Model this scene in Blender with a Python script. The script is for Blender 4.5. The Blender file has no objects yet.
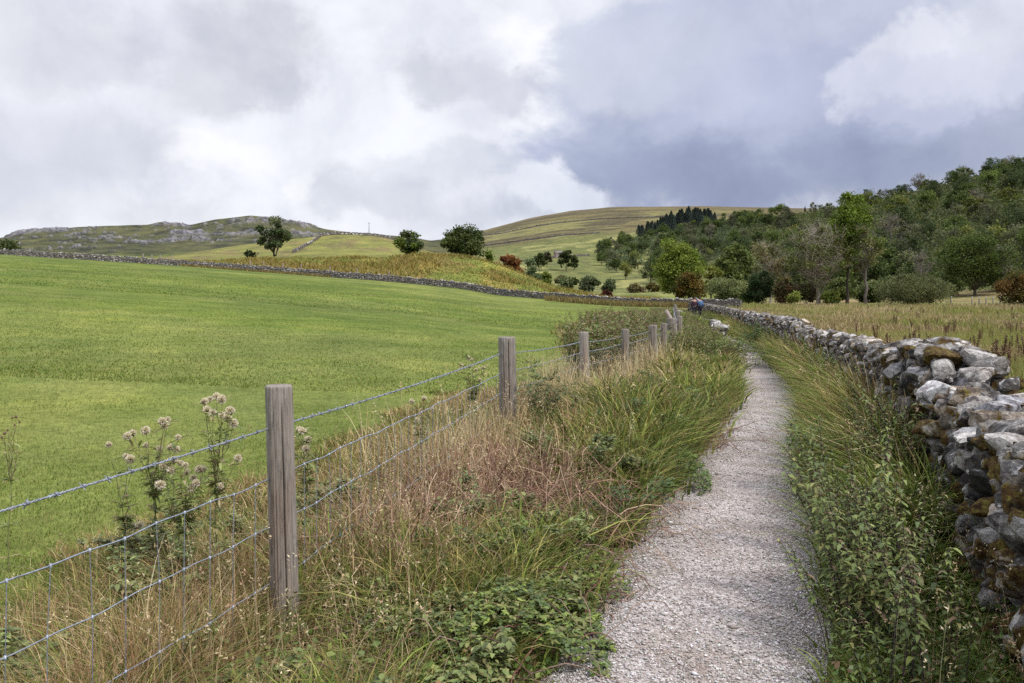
import bpy, math, random
import numpy as np
from mathutils import Vector, Matrix

random.seed(7); rng = np.random.default_rng(11)
S = bpy.context.scene
COL = S.collection
F = 800.0; CX = 512.0; HY = 302.0; EYE = 1.55
R = math.radians

M_stone = None
# ------------------------------------------------------------------ helpers
def tag(o, label=None, cat=None, group=None, kind=None):
    if label: o['label'] = label
    if cat: o['category'] = cat
    if group: o['group'] = group
    if kind: o['kind'] = kind
    return o

def empty(name, loc, rz=0.0):
    o = bpy.data.objects.new(name, None); COL.objects.link(o)
    o.location = loc; o.rotation_euler = (0, 0, rz); o.empty_display_size = 0.2
    return o

def make_mesh(name, V, faces, cols=None, smooth=False, attrs=None):
    """V (n,3); faces: list of int arrays (m,k)"""
    me = bpy.data.meshes.new(name)
    V = np.asarray(V, np.float32)
    faces = [np.asarray(f, np.int32) for f in faces if len(f)]
    me.vertices.add(len(V)); me.vertices.foreach_set('co', V.ravel())
    nl = sum(f.size for f in faces); npoly = sum(len(f) for f in faces)
    me.loops.add(nl); me.polygons.add(npoly)
    me.loops.foreach_set('vertex_index', np.concatenate([f.ravel() for f in faces]).astype(np.int32))
    starts = []; s = 0
    for f in faces:
        starts.append(np.arange(len(f), dtype=np.int32) * f.shape[1] + s); s += f.size
    me.polygons.foreach_set('loop_start', np.concatenate(starts).astype(np.int32))
    if smooth:
        me.polygons.foreach_set('use_smooth', np.ones(npoly, bool))
    me.update(calc_edges=True)
    if cols is not None:
        a = me.color_attributes.new('Col', 'FLOAT_COLOR', 'POINT')
        c = np.ones((len(V), 4), np.float32); c[:, :3] = np.clip(cols, 0.002, 1)
        a.data.foreach_set('color', c.ravel())
    if attrs:
        for k, v in attrs.items():
            a = me.attributes.new(k, 'FLOAT', 'POINT')
            a.data.foreach_set('value', np.asarray(v, np.float32))
    return me

def obj(name, me, mat=None, parent=None, loc=(0, 0, 0)):
    if M_stone is not None and mat is M_stone: me.set_sharp_from_angle(angle=R(24))
    o = bpy.data.objects.new(name, me); COL.objects.link(o)
    if mat is not None and not me.materials: me.materials.append(mat)
    o.location = loc
    if parent is not None: o.parent = parent
    return o

def copy_tree(o, parent=None):
    c = o.copy(); COL.objects.link(c)
    if parent is not None: c.parent = parent
    for ch in list(o.children): copy_tree(ch, c)
    return c

class MB:
    def __init__(s): s.V = []; s.F = {}; s.C = []; s.n = 0; s.A = []
    def add(s, V, F, col=(.5, .5, .5), a=0.0):
        V = np.asarray(V, float); F = np.asarray(F, int)
        s.V.append(V)
        col = np.asarray(col, float)
        if col.ndim == 1: col = np.tile(col, (len(V), 1))
        s.C.append(col); s.A.append(np.full(len(V), a) if np.isscalar(a) else a)
        s.F.setdefault(F.shape[1], []).append(F + s.n); s.n += len(V)
    def tube(s, pts, rad, sides=6, col=(.5, .5, .5), cap=True):
        pts = np.asarray(pts, float); n = len(pts)
        rad = np.full(n, rad) if np.isscalar(rad) else np.asarray(rad, float)
        T = np.gradient(pts, axis=0); T /= np.linalg.norm(T, axis=1, keepdims=True) + 1e-9
        ref = np.array([0, 0, 1.]) if abs(T[:, 2].mean()) < .8 else np.array([1., 0, 0])
        A = np.cross(T, ref); A /= np.linalg.norm(A, axis=1, keepdims=True) + 1e-9
        B = np.cross(T, A)
        th = np.linspace(0, 2 * np.pi, sides, endpoint=False)
        V = pts[:, None] + rad[:, None, None] * (np.cos(th)[None, :, None] * A[:, None] + np.sin(th)[None, :, None] * B[:, None])
        V = V.reshape(-1, 3)
        i, j = np.meshgrid(np.arange(n - 1), np.arange(sides), indexing='ij'); i = i.ravel(); j = j.ravel(); k = (j + 1) % sides
        Q = np.stack([i * sides + j, i * sides + k, (i + 1) * sides + k, (i + 1) * sides + j], 1)
        s.add(V, Q, col)
        if cap:
            e = s.n - len(V)
            c1 = s.n; s.add(pts[-1:], np.zeros((0, 3), int), col)
            o_ = e + (n - 1) * sides
            Tn = np.stack([o_ + np.arange(sides), o_ + (np.arange(sides) + 1) % sides, np.full(sides, c1)], 1)
            s.F.setdefault(3, []).append(Tn)
    def box(s, c, d, col=(.5, .5, .5), rz=0.0):
        c = np.array(c, float); d = np.array(d, float) / 2
        v = np.array([[x, y, z] for x in (-1, 1) for y in (-1, 1) for z in (-1, 1)], float) * d
        cs, sn = math.cos(rz), math.sin(rz)
        v = np.stack([v[:, 0] * cs - v[:, 1] * sn, v[:, 0] * sn + v[:, 1] * cs, v[:, 2]], 1) + c
        s.add(v, [[0, 1, 3, 2], [4, 6, 7, 5], [0, 4, 5, 1], [2, 3, 7, 6], [0, 2, 6, 4], [1, 5, 7, 3]], col)
    def mesh(s, name, smooth=False, attr=None):
        return make_mesh(name, np.concatenate(s.V), [np.concatenate(f) for f in s.F.values() if sum(len(q) for q in f)],
                         np.concatenate(s.C), smooth, {attr: np.concatenate(s.A)} if attr else None)
    def build(s, name, mat, parent=None, smooth=False, loc=(0, 0, 0), attr=None):
        return obj(name, s.mesh(name, smooth, attr), mat, parent, loc)

# value noise 2d
_G = np.random.default_rng(5).random((256, 256))
def vnoise(x, y):
    xi = np.floor(x).astype(int); yi = np.floor(y).astype(int); fx = x - xi; fy = y - yi
    fx = fx * fx * (3 - 2 * fx); fy = fy * fy * (3 - 2 * fy)
    g = lambda a, b: _G[a & 255, b & 255]
    return (g(xi, yi) * (1 - fx) + g(xi + 1, yi) * fx) * (1 - fy) + (g(xi, yi + 1) * (1 - fx) + g(xi + 1, yi + 1) * fx) * fy
def fbm(x, y, o=4):
    t = 0; a = .5; w = 0
    for i in range(o):
        t = t + a * vnoise(x + 17.3 * i, y + 9.1 * i); w += a; a *= .5; x = x * 2.03; y = y * 2.03
    return t / w
def sstep(a, b, x):
    t = np.clip((x - a) / (b - a), 0, 1); return t * t * (3 - 2 * t)
def mixc(a, b, t):
    return a * (1 - t[:, None]) + b * t[:, None]

# ------------------------------------------------------------------ terrain
LAY = {
 30: [(-250,288),(0,295),(200,309),(300,317),(400,323),(500,334),(560,338),(640,341),(700,343),(1300,343)],
 60: [(-250,262),(0,268),(200,281),(300,291),(400,299),(500,312),(560,316),(640,320),(740,322),(860,320),(1024,321),(1300,318)],
 100:[(-250,252),(0,259),(200,272),(300,281),(400,288),(500,301),(560,305),(640,308),(740,308),(1024,308),(1300,304)],
 130:[(-250,250),(0,256),(100,262.5),(200,269),(300,276),(400,283.5),(460,289),(500,296),(560,300),(640,304),(860,304),(1024,304),(1300,298)],
 150:[(-250,248),(0,254.5),(100,261),(200,267),(300,274),(400,281),(460,286),(500,292),(560,297),(640,302),(740,303),(860,302),(960,300),(1024,297),(1300,280)],
 180:[(-250,252),(0,256),(100,262),(160,262),(200,263),(250,260),(300,258),(380,258),(430,254),(470,257),(500,265),(530,277),(560,289),(600,298),(640,301),(740,301),(860,298),(960,291),(1024,284),(1300,250)],
 220:[(-250,262),(0,264),(100,268),(160,263),(200,262),(300,260),(380,260),(430,262),(470,266),(500,275),(540,290),(600,298),(640,298),(740,298),(860,288),(1024,258),(1300,200)],
 300:[(-250,268),(0,268),(100,266),(150,259),(200,250),(250,243),(300,237.5),(340,236),(380,238),(400,243),(430,252),(480,265),(520,280),(560,286),(600,288),(640,286),(740,280),(800,270),(860,252),(940,225),(1024,205),(1300,140)],
 450:[(-250,262),(0,262),(100,262),(200,262),(300,250),(400,256),(460,266),(520,268),(560,267),(640,268),(700,260),(740,250),(800,232),(860,212),(940,192),(1024,172),(1300,110)],
 600:[(-250,256),(0,258),(200,258),(300,250),(400,256),(460,262),(520,259),(560,255),(640,254),(700,240),(740,228),(800,217),(860,208),(940,190),(1024,170),(1300,120)],
 900:[(-250,246),(0,245),(100,243),(200,241),(300,240),(400,250),(460,258),(500,250),(560,243),(640,236),(700,224),(740,218),(860,213),(1024,200),(1300,160)],
 1200:[(-250,246),(-60,245),(0,239),(10,234),(22,231),(40,229),(100,226),(148,225),(160,222),(175,222.5),(190,225),(215,220),(250,216),(280,218),(300,222),(325,229),(340,231),(380,235),(430,241),(470,239),(500,236),(560,226),(640,220),(760,214),(860,214),(1024,210),(1300,190)],
 1500:[(-250,248),(0,245),(250,226),(320,232),(340,231.5),(380,234.5),(415,238),(430,241),(455,238),(480,233),(520,224),(570,216),(610,211),(700,209),(760,210),(860,214),(1024,212),(1300,195)],
 1900:[(-250,250),(0,250),(400,245),(440,240),(480,231.5),(520,220.5),(545,215),(570,211),(610,207),(700,206),(760,207.5),(800,208),(860,210),(1024,214),(1300,200)],
 2600:[(-250,254),(0,254),(400,247),(520,228),(600,214),(760,215),(1024,222),(1300,215)],
 6000:[(-250,285),(0,285),(500,275),(1300,280)],
}
LD = np.array(sorted(LAY)); PXG = np.arange(-250, 1301, 2.0)
Zt = []
for d_ in LD:
    p = np.array(LAY[d_], float); py = np.interp(PXG, p[:, 0], p[:, 1])
    k = 9 if d_ < 1000 else 3
    ker = np.ones(k) / k; py = np.convolve(np.pad(py, k // 2, mode='edge'), ker, mode='valid')
    Zt.append(EYE - (py - HY) * d_ / F)
Zt = np.array(Zt)
LPY = HY - (Zt - EYE) * F / LD[:, None]      # back to pixel slope, interpolated in log distance

PATH = np.array([(-6,-3.2),(0,-.75),(2,.05),(3.25,.72),(4.16,1.02),(5,1.30),(6.26,1.74),(8.3,2.50),(11.4,3.64),(12.65,4.03),(15.9,4.93),(25.8,7.5),(29,8.1),(33,8.7),(45,11.5),(58,14.6),(75,16.9),(90,18.5)])
PATHW = np.array([(-6,1.1),(3,1.10),(4,1.10),(6.3,1.18),(8.3,1.10),(12.6,1.06),(16,.98),(26,.85),(90,.8)])
FEN = np.array([(-4,-3.3),(0,-2.07),(2.2,-1.44),(3.6,-1.01),(8.6,-.03),(12.8,1.18),(15.5,2.19),(18.5,3.26),(21,3.95),(23,4.6),(27,5.67),(33,6.8),(40,8.2),(60,12.2),(80,15.0),(100,17.5)])
WAL = np.array([(-5,-.8),(0,1.2),(3.25,2.42),(4.4,2.86),(6.26,3.47),(9,4.38),(11,5.0),(14,5.82),(19,6.98),(22,7.75),(27,8.75),(32,10.0),(38,11.3),(48,13.6),(60,15.9),(75,18.1),(95,21.0)])
def _spl(P, n=400):
    # smooth dense resample of a control polyline
    y = np.linspace(P[0, 0], P[-1, 0], 1200); x = np.interp(y, P[:, 0], P[:, 1])
    return y, x
def lat(P, y):
    a = (np.interp(y - .5, P[:, 0], P[:, 1]) + 2*np.interp(y, P[:, 0], P[:, 1]) + np.interp(y + .5, P[:, 0], P[:, 1])) / 4
    return a
pc = lambda y: lat(PATH, y)
pw = lambda y: np.interp(y, PATHW[:, 0], PATHW[:, 1])
fx_ = lambda y: np.interp(y, FEN[:, 0], FEN[:, 1])
wx_ = lambda y: lat(WAL, y)
DWP = np.array([(-250,156),(0,150),(200,148),(300,145),(400,138),(460,132),(500,129),(560,122),(640,112),(741,100)], float)
dw_ = lambda px: np.interp(px, DWP[:, 0], DWP[:, 1])

def pxd(x, y):
    th = np.arctan2(x, y); r = np.hypot(x, y)
    lim = R(60); inside = np.abs(th) < lim
    t = np.tan(np.clip(th, -lim, lim))
    px = np.clip(CX + F * t, -248, 1298)
    d = np.where(inside, np.abs(y), r * .5)
    return px, np.maximum(d, .01)

def H(x, y):
    x = np.asarray(x, float); y = np.asarray(y, float)
    px, d = pxd(x, y)
    fi = (px + 250) / 2.0; i0 = np.clip(fi.astype(int), 0, len(PXG) - 2); ft = fi - i0
    ld = np.log(np.clip(d, 30, 6000)); LL = np.log(LD)
    k = np.clip(np.searchsorted(LL, ld) - 1, 0, len(LD) - 2)
    tt = (ld - LL[k]) / (LL[k + 1] - LL[k])
    # smooth t slightly so layers round off
    ts = tt
    pa = LPY[k, i0] * (1 - ft) + LPY[k, i0 + 1] * ft
    pb = LPY[k + 1, i0] * (1 - ft) + LPY[k + 1, i0 + 1] * ft
    pp = pa * (1 - ts) + pb * ts
    z = EYE - (pp - HY) * np.clip(d, 30, 6000) / F
    z30 = EYE - ((LPY[0, i0] * (1 - ft) + LPY[0, i0 + 1] * ft) - HY) * 30 / F
    near = z30 * np.clip((d - 5) / 25, 0, 1) ** 1.15
    z = np.where(d < 30, near, z)
    # undulation
    z = z + (fbm(x * .02, y * .02, 3) - .5) * np.clip((d - 160) / 300, 0, 1) * 6 * np.clip((1500 - d) / 800, .3, 1)
    z = z + (fbm(x * .5 + 40, y * .5, 3) - .5) * .06 * np.clip((d - 3) / 5, 0, 1) * sstep(.6, 2.0, np.abs(x - pc(y)))
    z = z + (fbm(x * .05 + 40, y * .09, 3) - .5) * .22 * np.clip((d - 30) / 60, 0, 1) * (x < fx_(np.clip(y, -4, 100)) - 1)
    return z
def h1(x, y): return float(H(np.array([x]), np.array([y]))[0])
def at(px, d): x = (px - CX) / F * d; return x, d, h1(x, d)

def rockmask(px, d, x, y):
    """limestone scars on the far hill: bands along the slope"""
    m = np.zeros_like(px)
    n = fbm(px * .055, np.log(d) * 60, 4); n2 = fbm(px * .2 + 9, np.log(d) * 90 + 5, 3)
    def band(p0, p1, d0, d1, s=1.0, th=.48):
        e = sstep(p0, p0 + 8, px) * (1 - sstep(p1 - 10, p1, px)) * sstep(d0, d0 * 1.03, d) * (1 - sstep(d1 * .97, d1, d))
        return e * s * sstep(th - .04, th + .06, n * .55 + n2 * .45)
    for b in [(5, 72, 1090, 1190, 1 , .34), (60, 125, 1110, 1160, 1, .47), (148, 195, 1110, 1195, 1, .42), (165, 210, 960, 1060, 1, .50),
              (70, 160, 930, 1010, .9, .53), (20, 130, 700, 830, .9, .60), (120, 215, 860, 930, .9, .49), (225, 318, 1080, 1190, 1, .50),
              (205, 310, 940, 1020, .8, .57), (285, 325, 1120, 1190, 1, .44), (0, 330, 800, 1200, .85, .66), (-200, 20, 1000, 1190, .8, .56)]:
        m = np.maximum(m, band(*b))
    return m

def build_terrain():
    a = np.concatenate([np.linspace(-180, -48, 60)[:-1], np.linspace(-48, -34, 50)[:-1],
                        np.degrees(np.arctan((np.arange(-30, 1056, 1.6) - CX) / F)), np.linspace(34.4, 50, 50)[1:], np.linspace(50, 180, 60)[1:]])
    a = np.unique(np.round(a, 5))
    rr = np.concatenate([np.geomspace(.4, 120, 230)[:-1], np.geomspace(120, 260, 70)[:-1], np.geomspace(260, 850, 80)[:-1],
                         np.geomspace(850, 1230, 110)[:-1], np.geomspace(1230, 2000, 50)[:-1], np.geomspace(2000, 2700, 8)])
    A, Rr = np.meshgrid(np.radians(a), rr)
    # rings follow constant depth in front (so layers map to rings), circles behind
    sc = np.where(np.abs(A) < R(60), 1 / np.cos(np.clip(A, -R(60), R(60))), 2.0)
    X = np.sin(A) * Rr * sc; Y = np.cos(A) * Rr * sc
    x = X.ravel(); y = Y.ravel(); px, d = pxd(x, y); z = H(x, y)
    rk = rockmask(px, d, x, y)
    z = z + rk * (1.5 + 5 * fbm(px * .25, np.log(d) * 120, 3))
    # ---- colours of the ground cover itself
    G = lambda *c: np.array(c)
    n1 = fbm(x * .35, y * .35, 4); n2 = fbm(x * .03 + 5, y * .06 + 3, 4); n3 = fbm(px * .03, np.log(d) * 14, 4); n4 = fbm(px * .012 + 4, np.log(d) * 9, 5)
    n5 = fbm(px * .06, np.log(d) * 40, 4)
    c = np.tile(G(.108, .150, .028), (len(x), 1))
    c = mixc(c, G(.14, .175, .045), sstep(.46, .70, n4) * .8)
    c = mixc(c, G(.18, .20, .06), sstep(.52, .72, n2) * .45)
    c = mixc(c, G(.085, .125, .028), sstep(.52, .64, fbm(x * .035 + 50, y * .12 + 9, 4)) * .35)
    c = mixc(c, G(.20, .21, .06), sstep(.56, .8, n1) * .4)
    yc = np.clip(y, -4, 100)
    fen = fx_(yc); wal = wx_(yc); pth = pc(yc)
    front = y > -4
    verge = front & (x > fen - .5) & (x < wal) & (d < 100)
    vg = mixc(np.tile(G(.075, .06, .032), (len(x), 1)), G(.10, .11, .035), sstep(.45, .6, n1))
    c[verge] = vg[verge]
    right = front & (x >= wal) & (d < 200) | ((px > 760) & (d < 200) & (d >= 90))
    rf = mixc(np.tile(G(.26, .215, .11), (len(x), 1)), G(.16, .18, .06), sstep(.46, .64, fbm(x * .12, y * .25, 4)))
    rf = mixc(rf, G(.13, .075, .045), sstep(.55, .75, n2) * .5)
    c[right] = rf[right]
    dw = dw_(px)
    beyond = (d > dw) & (px < 760)
    c = mixc(c, G(.16, .19, .05), beyond * 1.0)
    # bracken mound
    mnd = beyond * sstep(150, 165, d + n3 * 20) * (1 - sstep(195, 215, d)) * sstep(165, 260, px) * (1 - sstep(560, 640, px))
    br = mixc(np.tile(G(.23, .19, .055), (len(x), 1)), G(.20, .14, .05), sstep(.45, .62, n5)); br = mixc(br, G(.17, .19, .045), sstep(.52, .66, n3))
    c = c * (1 - mnd[:, None]) + br * mnd[:, None]
    mid = beyond * sstep(200, 230, d) * (1 - sstep(330, 380, d)) * (px < 470)
    mh = mixc(np.tile(G(.19, .195, .06), (len(x), 1)), G(.17, .14, .07), sstep(.46, .62, n5) * .8)
    c = c * (1 - mid[:, None]) + mh * mid[:, None]
    val = beyond * sstep(200, 260, d) * (px >= 470)
    vc = mixc(np.tile(G(.15, .165, .06), (len(x), 1)), G(.25, .25, .10), sstep(.50, .62, n3)); vc = mixc(vc, G(.10, .11, .045), sstep(.55, .7, n5) * .7)
    c = c * (1 - val[:, None]) + vc * val[:, None]
    lim = sstep(600, 700, d) * (1 - sstep(440, 480, px))
    lc = mixc(np.tile(G(.085, .09, .045), (len(x), 1)), G(.045, .05, .033), sstep(.45, .62, n5)); lc = mixc(lc, G(.13, .13, .06), sstep(.5, .7, n3) * .7)
    c = c * (1 - lim[:, None]) + lc * lim[:, None]
    moor = sstep(950, 1100, d + n3 * 100) * sstep(440, 480, px)
    mc = mixc(np.tile(G(.165, .14, .068), (len(x), 1)), G(.095, .085, .05), sstep(.44, .58, fbm(px * .02, np.log(d) * 30 + px * .01, 4)))
    mc = mixc(mc, G(.20, .19, .08), sstep(.5, .64, fbm(px * .018 + 7, np.log(d) * 22, 4)) * (1 - sstep(1300, 1500, d)))
    mc = mixc(mc, G(.155, .12, .08), sstep(1700, 1850, d) * .7)
    c = c * (1 - moor[:, None]) + mc * moor[:, None]
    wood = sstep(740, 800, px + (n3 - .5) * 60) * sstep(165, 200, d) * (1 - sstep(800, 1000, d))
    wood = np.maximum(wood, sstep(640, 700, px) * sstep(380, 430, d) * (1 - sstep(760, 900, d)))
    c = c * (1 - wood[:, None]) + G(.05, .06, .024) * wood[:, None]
    rc = mixc(np.tile(G(.25, .24, .265), (len(x), 1)), G(.10, .10, .125), sstep(.42, .6, fbm(px * .6, np.log(d) * 200, 3)))
    c = c * (1 - rk[:, None]) + rc * rk[:, None]
    V = np.stack([x, y, z], 1); nr, na = A.shape
    i, j = np.meshgrid(np.arange(nr - 1), np.arange(na - 1), indexing='ij')
    Q = np.stack([i * na + j, i * na + j + 1, (i + 1) * na + j + 1, (i + 1) * na + j], -1)
    k = int(np.searchsorted(rr, 158))
    qn = Q[:k].reshape(-1, 4); qf = Q[k:].reshape(-1, 4)
    cen = len(V); 
    Vn = np.concatenate([V[:(k + 1) * na], [[0, 0, 0]]]); cn = np.concatenate([c[:(k + 1) * na], [[.08, .07, .04]]])
    tri = np.stack([np.arange(na - 1), np.arange(1, na), np.full(na - 1, len(Vn) - 1)], 1)[:, ::-1]
    tag(obj('ground', make_mesh('ground', Vn, [qn[:, ::-1], tri], cn, True, {'Rock': np.zeros(len(Vn))}), M_ground), kind='structure',
        label='grassy ground of the pasture, verges and rough field')
    off = k * na
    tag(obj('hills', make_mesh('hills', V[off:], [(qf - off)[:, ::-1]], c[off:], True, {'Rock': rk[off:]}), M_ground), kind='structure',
        label='grassy mound, limestone hill and brown moor')

# ------------------------------------------------------------------ materials
def newmat(name):
    m = bpy.data.materials.new(name); m.use_nodes = True
    nt = m.node_tree; nt.nodes.clear()
    return m, nt, nt.nodes, nt.links
def N(nt, t, **k):
    n = nt.nodes.new(t)
    for a, b in k.items():
        if a.startswith('i_'):
            key = a[2:]; n.inputs[int(key) if key.isdigit() else key.replace('_', ' ')].default_value = b
        else: setattr(n, a, b)
    return n
def ramp(nt, src, stops, interp='LINEAR'):
    r = nt.nodes.new('ShaderNodeValToRGB'); r.color_ramp.interpolation = interp
    el = r.color_ramp.elements
    while len(el) > 1: el.remove(el[-1])
    el[0].position = stops[0][0]; el[0].color = stops[0][1]
    for p, c in stops[1:]:
        e = el.new(p); e.color = c
    nt.links.new(src, r.inputs[0]); return r
def grey(v): return (v, v, v, 1)
def noise(nt, vec, scale, detail=4, rough=.55, dist=0.0):
    n = N(nt, 'ShaderNodeTexNoise'); n.inputs['Scale'].default_value = scale; n.inputs['Detail'].default_value = detail
    n.inputs['Roughness'].default_value = rough; n.inputs['Distortion'].default_value = dist
    nt.links.new(vec, n.inputs['Vector']); return n
def mult(nt, a, b, fac=1.0, mode='MULTIPLY'):
    n = N(nt, 'ShaderNodeMix', data_type='RGBA', blend_type=mode); n.inputs[0].default_value = fac if isinstance(fac, float) else 1
    if not isinstance(fac, float): nt.links.new(fac, n.inputs[0])
    for s, i in ((a, 6), (b, 7)):
        if isinstance(s, tuple): n.inputs[i].default_value = s
        else: nt.links.new(s, n.inputs[i])
    return n.outputs[2]
def out_principled(nt, col, rough=.9, bump=None, spec=.2, bstr=.5, bdist=.02, metal=0.0):
    p = N(nt, 'ShaderNodeBsdfPrincipled'); o = N(nt, 'ShaderNodeOutputMaterial')
    if isinstance(col, tuple): p.inputs['Base Color'].default_value = col
    else: nt.links.new(col, p.inputs['Base Color'])
    if isinstance(rough, float): p.inputs['Roughness'].default_value = rough
    else: nt.links.new(rough, p.inputs['Roughness'])
    p.inputs['Specular IOR Level'].default_value = spec; p.inputs['Metallic'].default_value = metal
    if bump is not None:
        b = N(nt, 'ShaderNodeBump'); b.inputs['Strength'].default_value = bstr; b.inputs['Distance'].default_value = bdist
        nt.links.new(bump, b.inputs['Height']); nt.links.new(b.outputs[0], p.inputs['Normal'])
    nt.links.new(p.outputs[0], o.inputs[0]); return p

def mat_ground():
    m, nt, nd, lk = newmat('ground_cover')
    g = N(nt, 'ShaderNodeNewGeometry'); P = g.outputs['Position']
    c = N(nt, 'ShaderNodeAttribute', attribute_name='Col'); rk = N(nt, 'ShaderNodeAttribute', attribute_name='Rock')
    ln = N(nt, 'ShaderNodeVectorMath', operation='LENGTH'); lk.new(P, ln.inputs[0])
    far = N(nt, 'ShaderNodeMapRange'); far.inputs[1].default_value = 30; far.inputs[2].default_value = 200; lk.new(ln.outputs['Value'], far.inputs[0])
    fine = noise(nt, P, 9, 6, .7); mid = noise(nt, P, .8, 5, .65); big = noise(nt, P, .11, 6, .62)
    a = mult(nt, c.outputs['Color'], ramp(nt, fine.outputs[0], [(.3, grey(.55)), (.5, grey(1)), (.72, grey(1.5))]).outputs[0], .75)
    a = mult(nt, a, ramp(nt, mid.outputs[0], [(.3, (.62, .68, .6, 1)), (.5, grey(1)), (.72, (1.5, 1.35, 1.3, 1))]).outputs[0], .7)
    b = mult(nt, a, ramp(nt, big.outputs[0], [(.34, (.6, .66, .62, 1)), (.5, grey(1)), (.66, (1.45, 1.34, 1.2, 1))]).outputs[0], .75)
    h = N(nt, 'ShaderNodeMath', operation='MULTIPLY_ADD'); lk.new(fine.outputs[0], h.inputs[0]); h.inputs[1].default_value = .4; lk.new(mid.outputs[0], h.inputs[2])
    h2 = N(nt, 'ShaderNodeMath', operation='MULTIPLY_ADD'); lk.new(big.outputs[0], h2.inputs[0]); lk.new(far.outputs[0], h2.inputs[1]); lk.new(h.outputs[0], h2.inputs[2])
    bd = N(nt, 'ShaderNodeMapRange'); bd.inputs[1].default_value = 5; bd.inputs[2].default_value = 1000; bd.inputs[3].default_value = .06; bd.inputs[4].default_value = 4
    lk.new(ln.outputs['Value'], bd.inputs[0])
    p = out_principled(nt, b, .95, h2.outputs[0], .1, .6)
    lk.new(bd.outputs[0], [n for n in nd if n.type == 'BUMP'][0].inputs['Distance'])
    return m

def mat_leaf(name, trans=.3, rough=.6, spec=.15, rnd=.35, gain=1.0):
    m, nt, nd, lk = newmat(name)
    c = N(nt, 'ShaderNodeAttribute', attribute_name='Col'); oi = N(nt, 'ShaderNodeObjectInfo')
    mr = N(nt, 'ShaderNodeMapRange'); mr.inputs[3].default_value = 1 - rnd / 2; mr.inputs[4].default_value = 1 + rnd / 2; lk.new(oi.outputs['Random'], mr.inputs[0])
    col = mult(nt, mult(nt, c.outputs['Color'], mr.outputs[0], 1.0), (gain, gain, gain, 1), 1.0)
    p = N(nt, 'ShaderNodeBsdfPrincipled'); p.inputs['Roughness'].default_value = rough; p.inputs['Specular IOR Level'].default_value = spec
    lk.new(col, p.inputs['Base Color'])
    t = N(nt, 'ShaderNodeBsdfTranslucent'); lk.new(mult(nt, col, (1.15, 1.2, .7, 1), 1.0), t.inputs[0])
    mx = N(nt, 'ShaderNodeMixShader'); mx.inputs[0].default_value = trans
    lk.new(p.outputs[0], mx.inputs[1]); lk.new(t.outputs[0], mx.inputs[2])
    o = N(nt, 'ShaderNodeOutputMaterial'); lk.new(mx.outputs[0], o.inputs[0]); return m

def mat_bark():
    m, nt, nd, lk = newmat('bark')
    g = N(nt, 'ShaderNodeNewGeometry'); c = N(nt, 'ShaderNodeAttribute', attribute_name='Col')
    n = noise(nt, g.outputs['Position'], 6, 5, .7)
    col = mult(nt, c.outputs['Color'], ramp(nt, n.outputs[0], [(.3, grey(.5)), (.7, grey(1.5))]).outputs[0], .8)
    out_principled(nt, col, .95, n.outputs[0], .1, .6, .05); return m

def mat_stone():
    m, nt, nd, lk = newmat('limestone')
    g = N(nt, 'ShaderNodeNewGeometry'); P = g.outputs['Position']
    c = N(nt, 'ShaderNodeAttribute', attribute_name='Col'); ms = N(nt, 'ShaderNodeAttribute', attribute_name='Moss')
    n1 = noise(nt, P, 9, 6, .65, .6); n2 = noise(nt, P, 28, 6, .7, .3); n3 = noise(nt, P, 5.5, 5, .6, .8); n4 = noise(nt, P, 90, 3, .6)
    a = mult(nt, c.outputs['Color'], ramp(nt, n2.outputs[0], [(.30, grey(.35)), (.45, grey(.85)), (.6, grey(1.15)), (.75, grey(1.6))]).outputs[0], .9)
    a = mult(nt, a, ramp(nt, n1.outputs[0], [(.38, (.20, .17, .18, 1)), (.5, grey(1)), (.66, (1.5, 1.5, 1.52, 1))]).outputs[0], .9)
    # pale lichen
    lf = ramp(nt, n1.outputs[0], [(.57, grey(0)), (.62, grey(1))]); lf2 = ramp(nt, n2.outputs[0], [(.42, grey(0)), (.52, grey(1))])
    lm = mult(nt, lf.outputs[0], lf2.outputs[0], 1.0)
    a = mult(nt, a, (.54, .53, .52, 1), lm, 'MIX')
    # brown stain and moss
    sx = N(nt, 'ShaderNodeMath', operation='ADD'); lk.new(n3.outputs[0], sx.inputs[0]); lk.new(ms.outputs['Fac'], sx.inputs[1])
    mf = ramp(nt, sx.outputs[0], [(.56, grey(0)), (.64, grey(1))])
    mcol = ramp(nt, n2.outputs[0], [(.34, (.018, .011, .006, 1)), (.5, (.075, .042, .012, 1)), (.66, (.17, .15, .035, 1))])
    a = mult(nt, a, mcol.outputs[0], mf.outputs[0], 'MIX')
    hh = N(nt, 'ShaderNodeMath', operation='MULTIPLY_ADD'); lk.new(n4.outputs[0], hh.inputs[0]); hh.inputs[1].default_value = .35; lk.new(n2.outputs[0], hh.inputs[2])
    out_principled(nt, a, .92, hh.outputs[0], .2, .8, .03); return m

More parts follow.
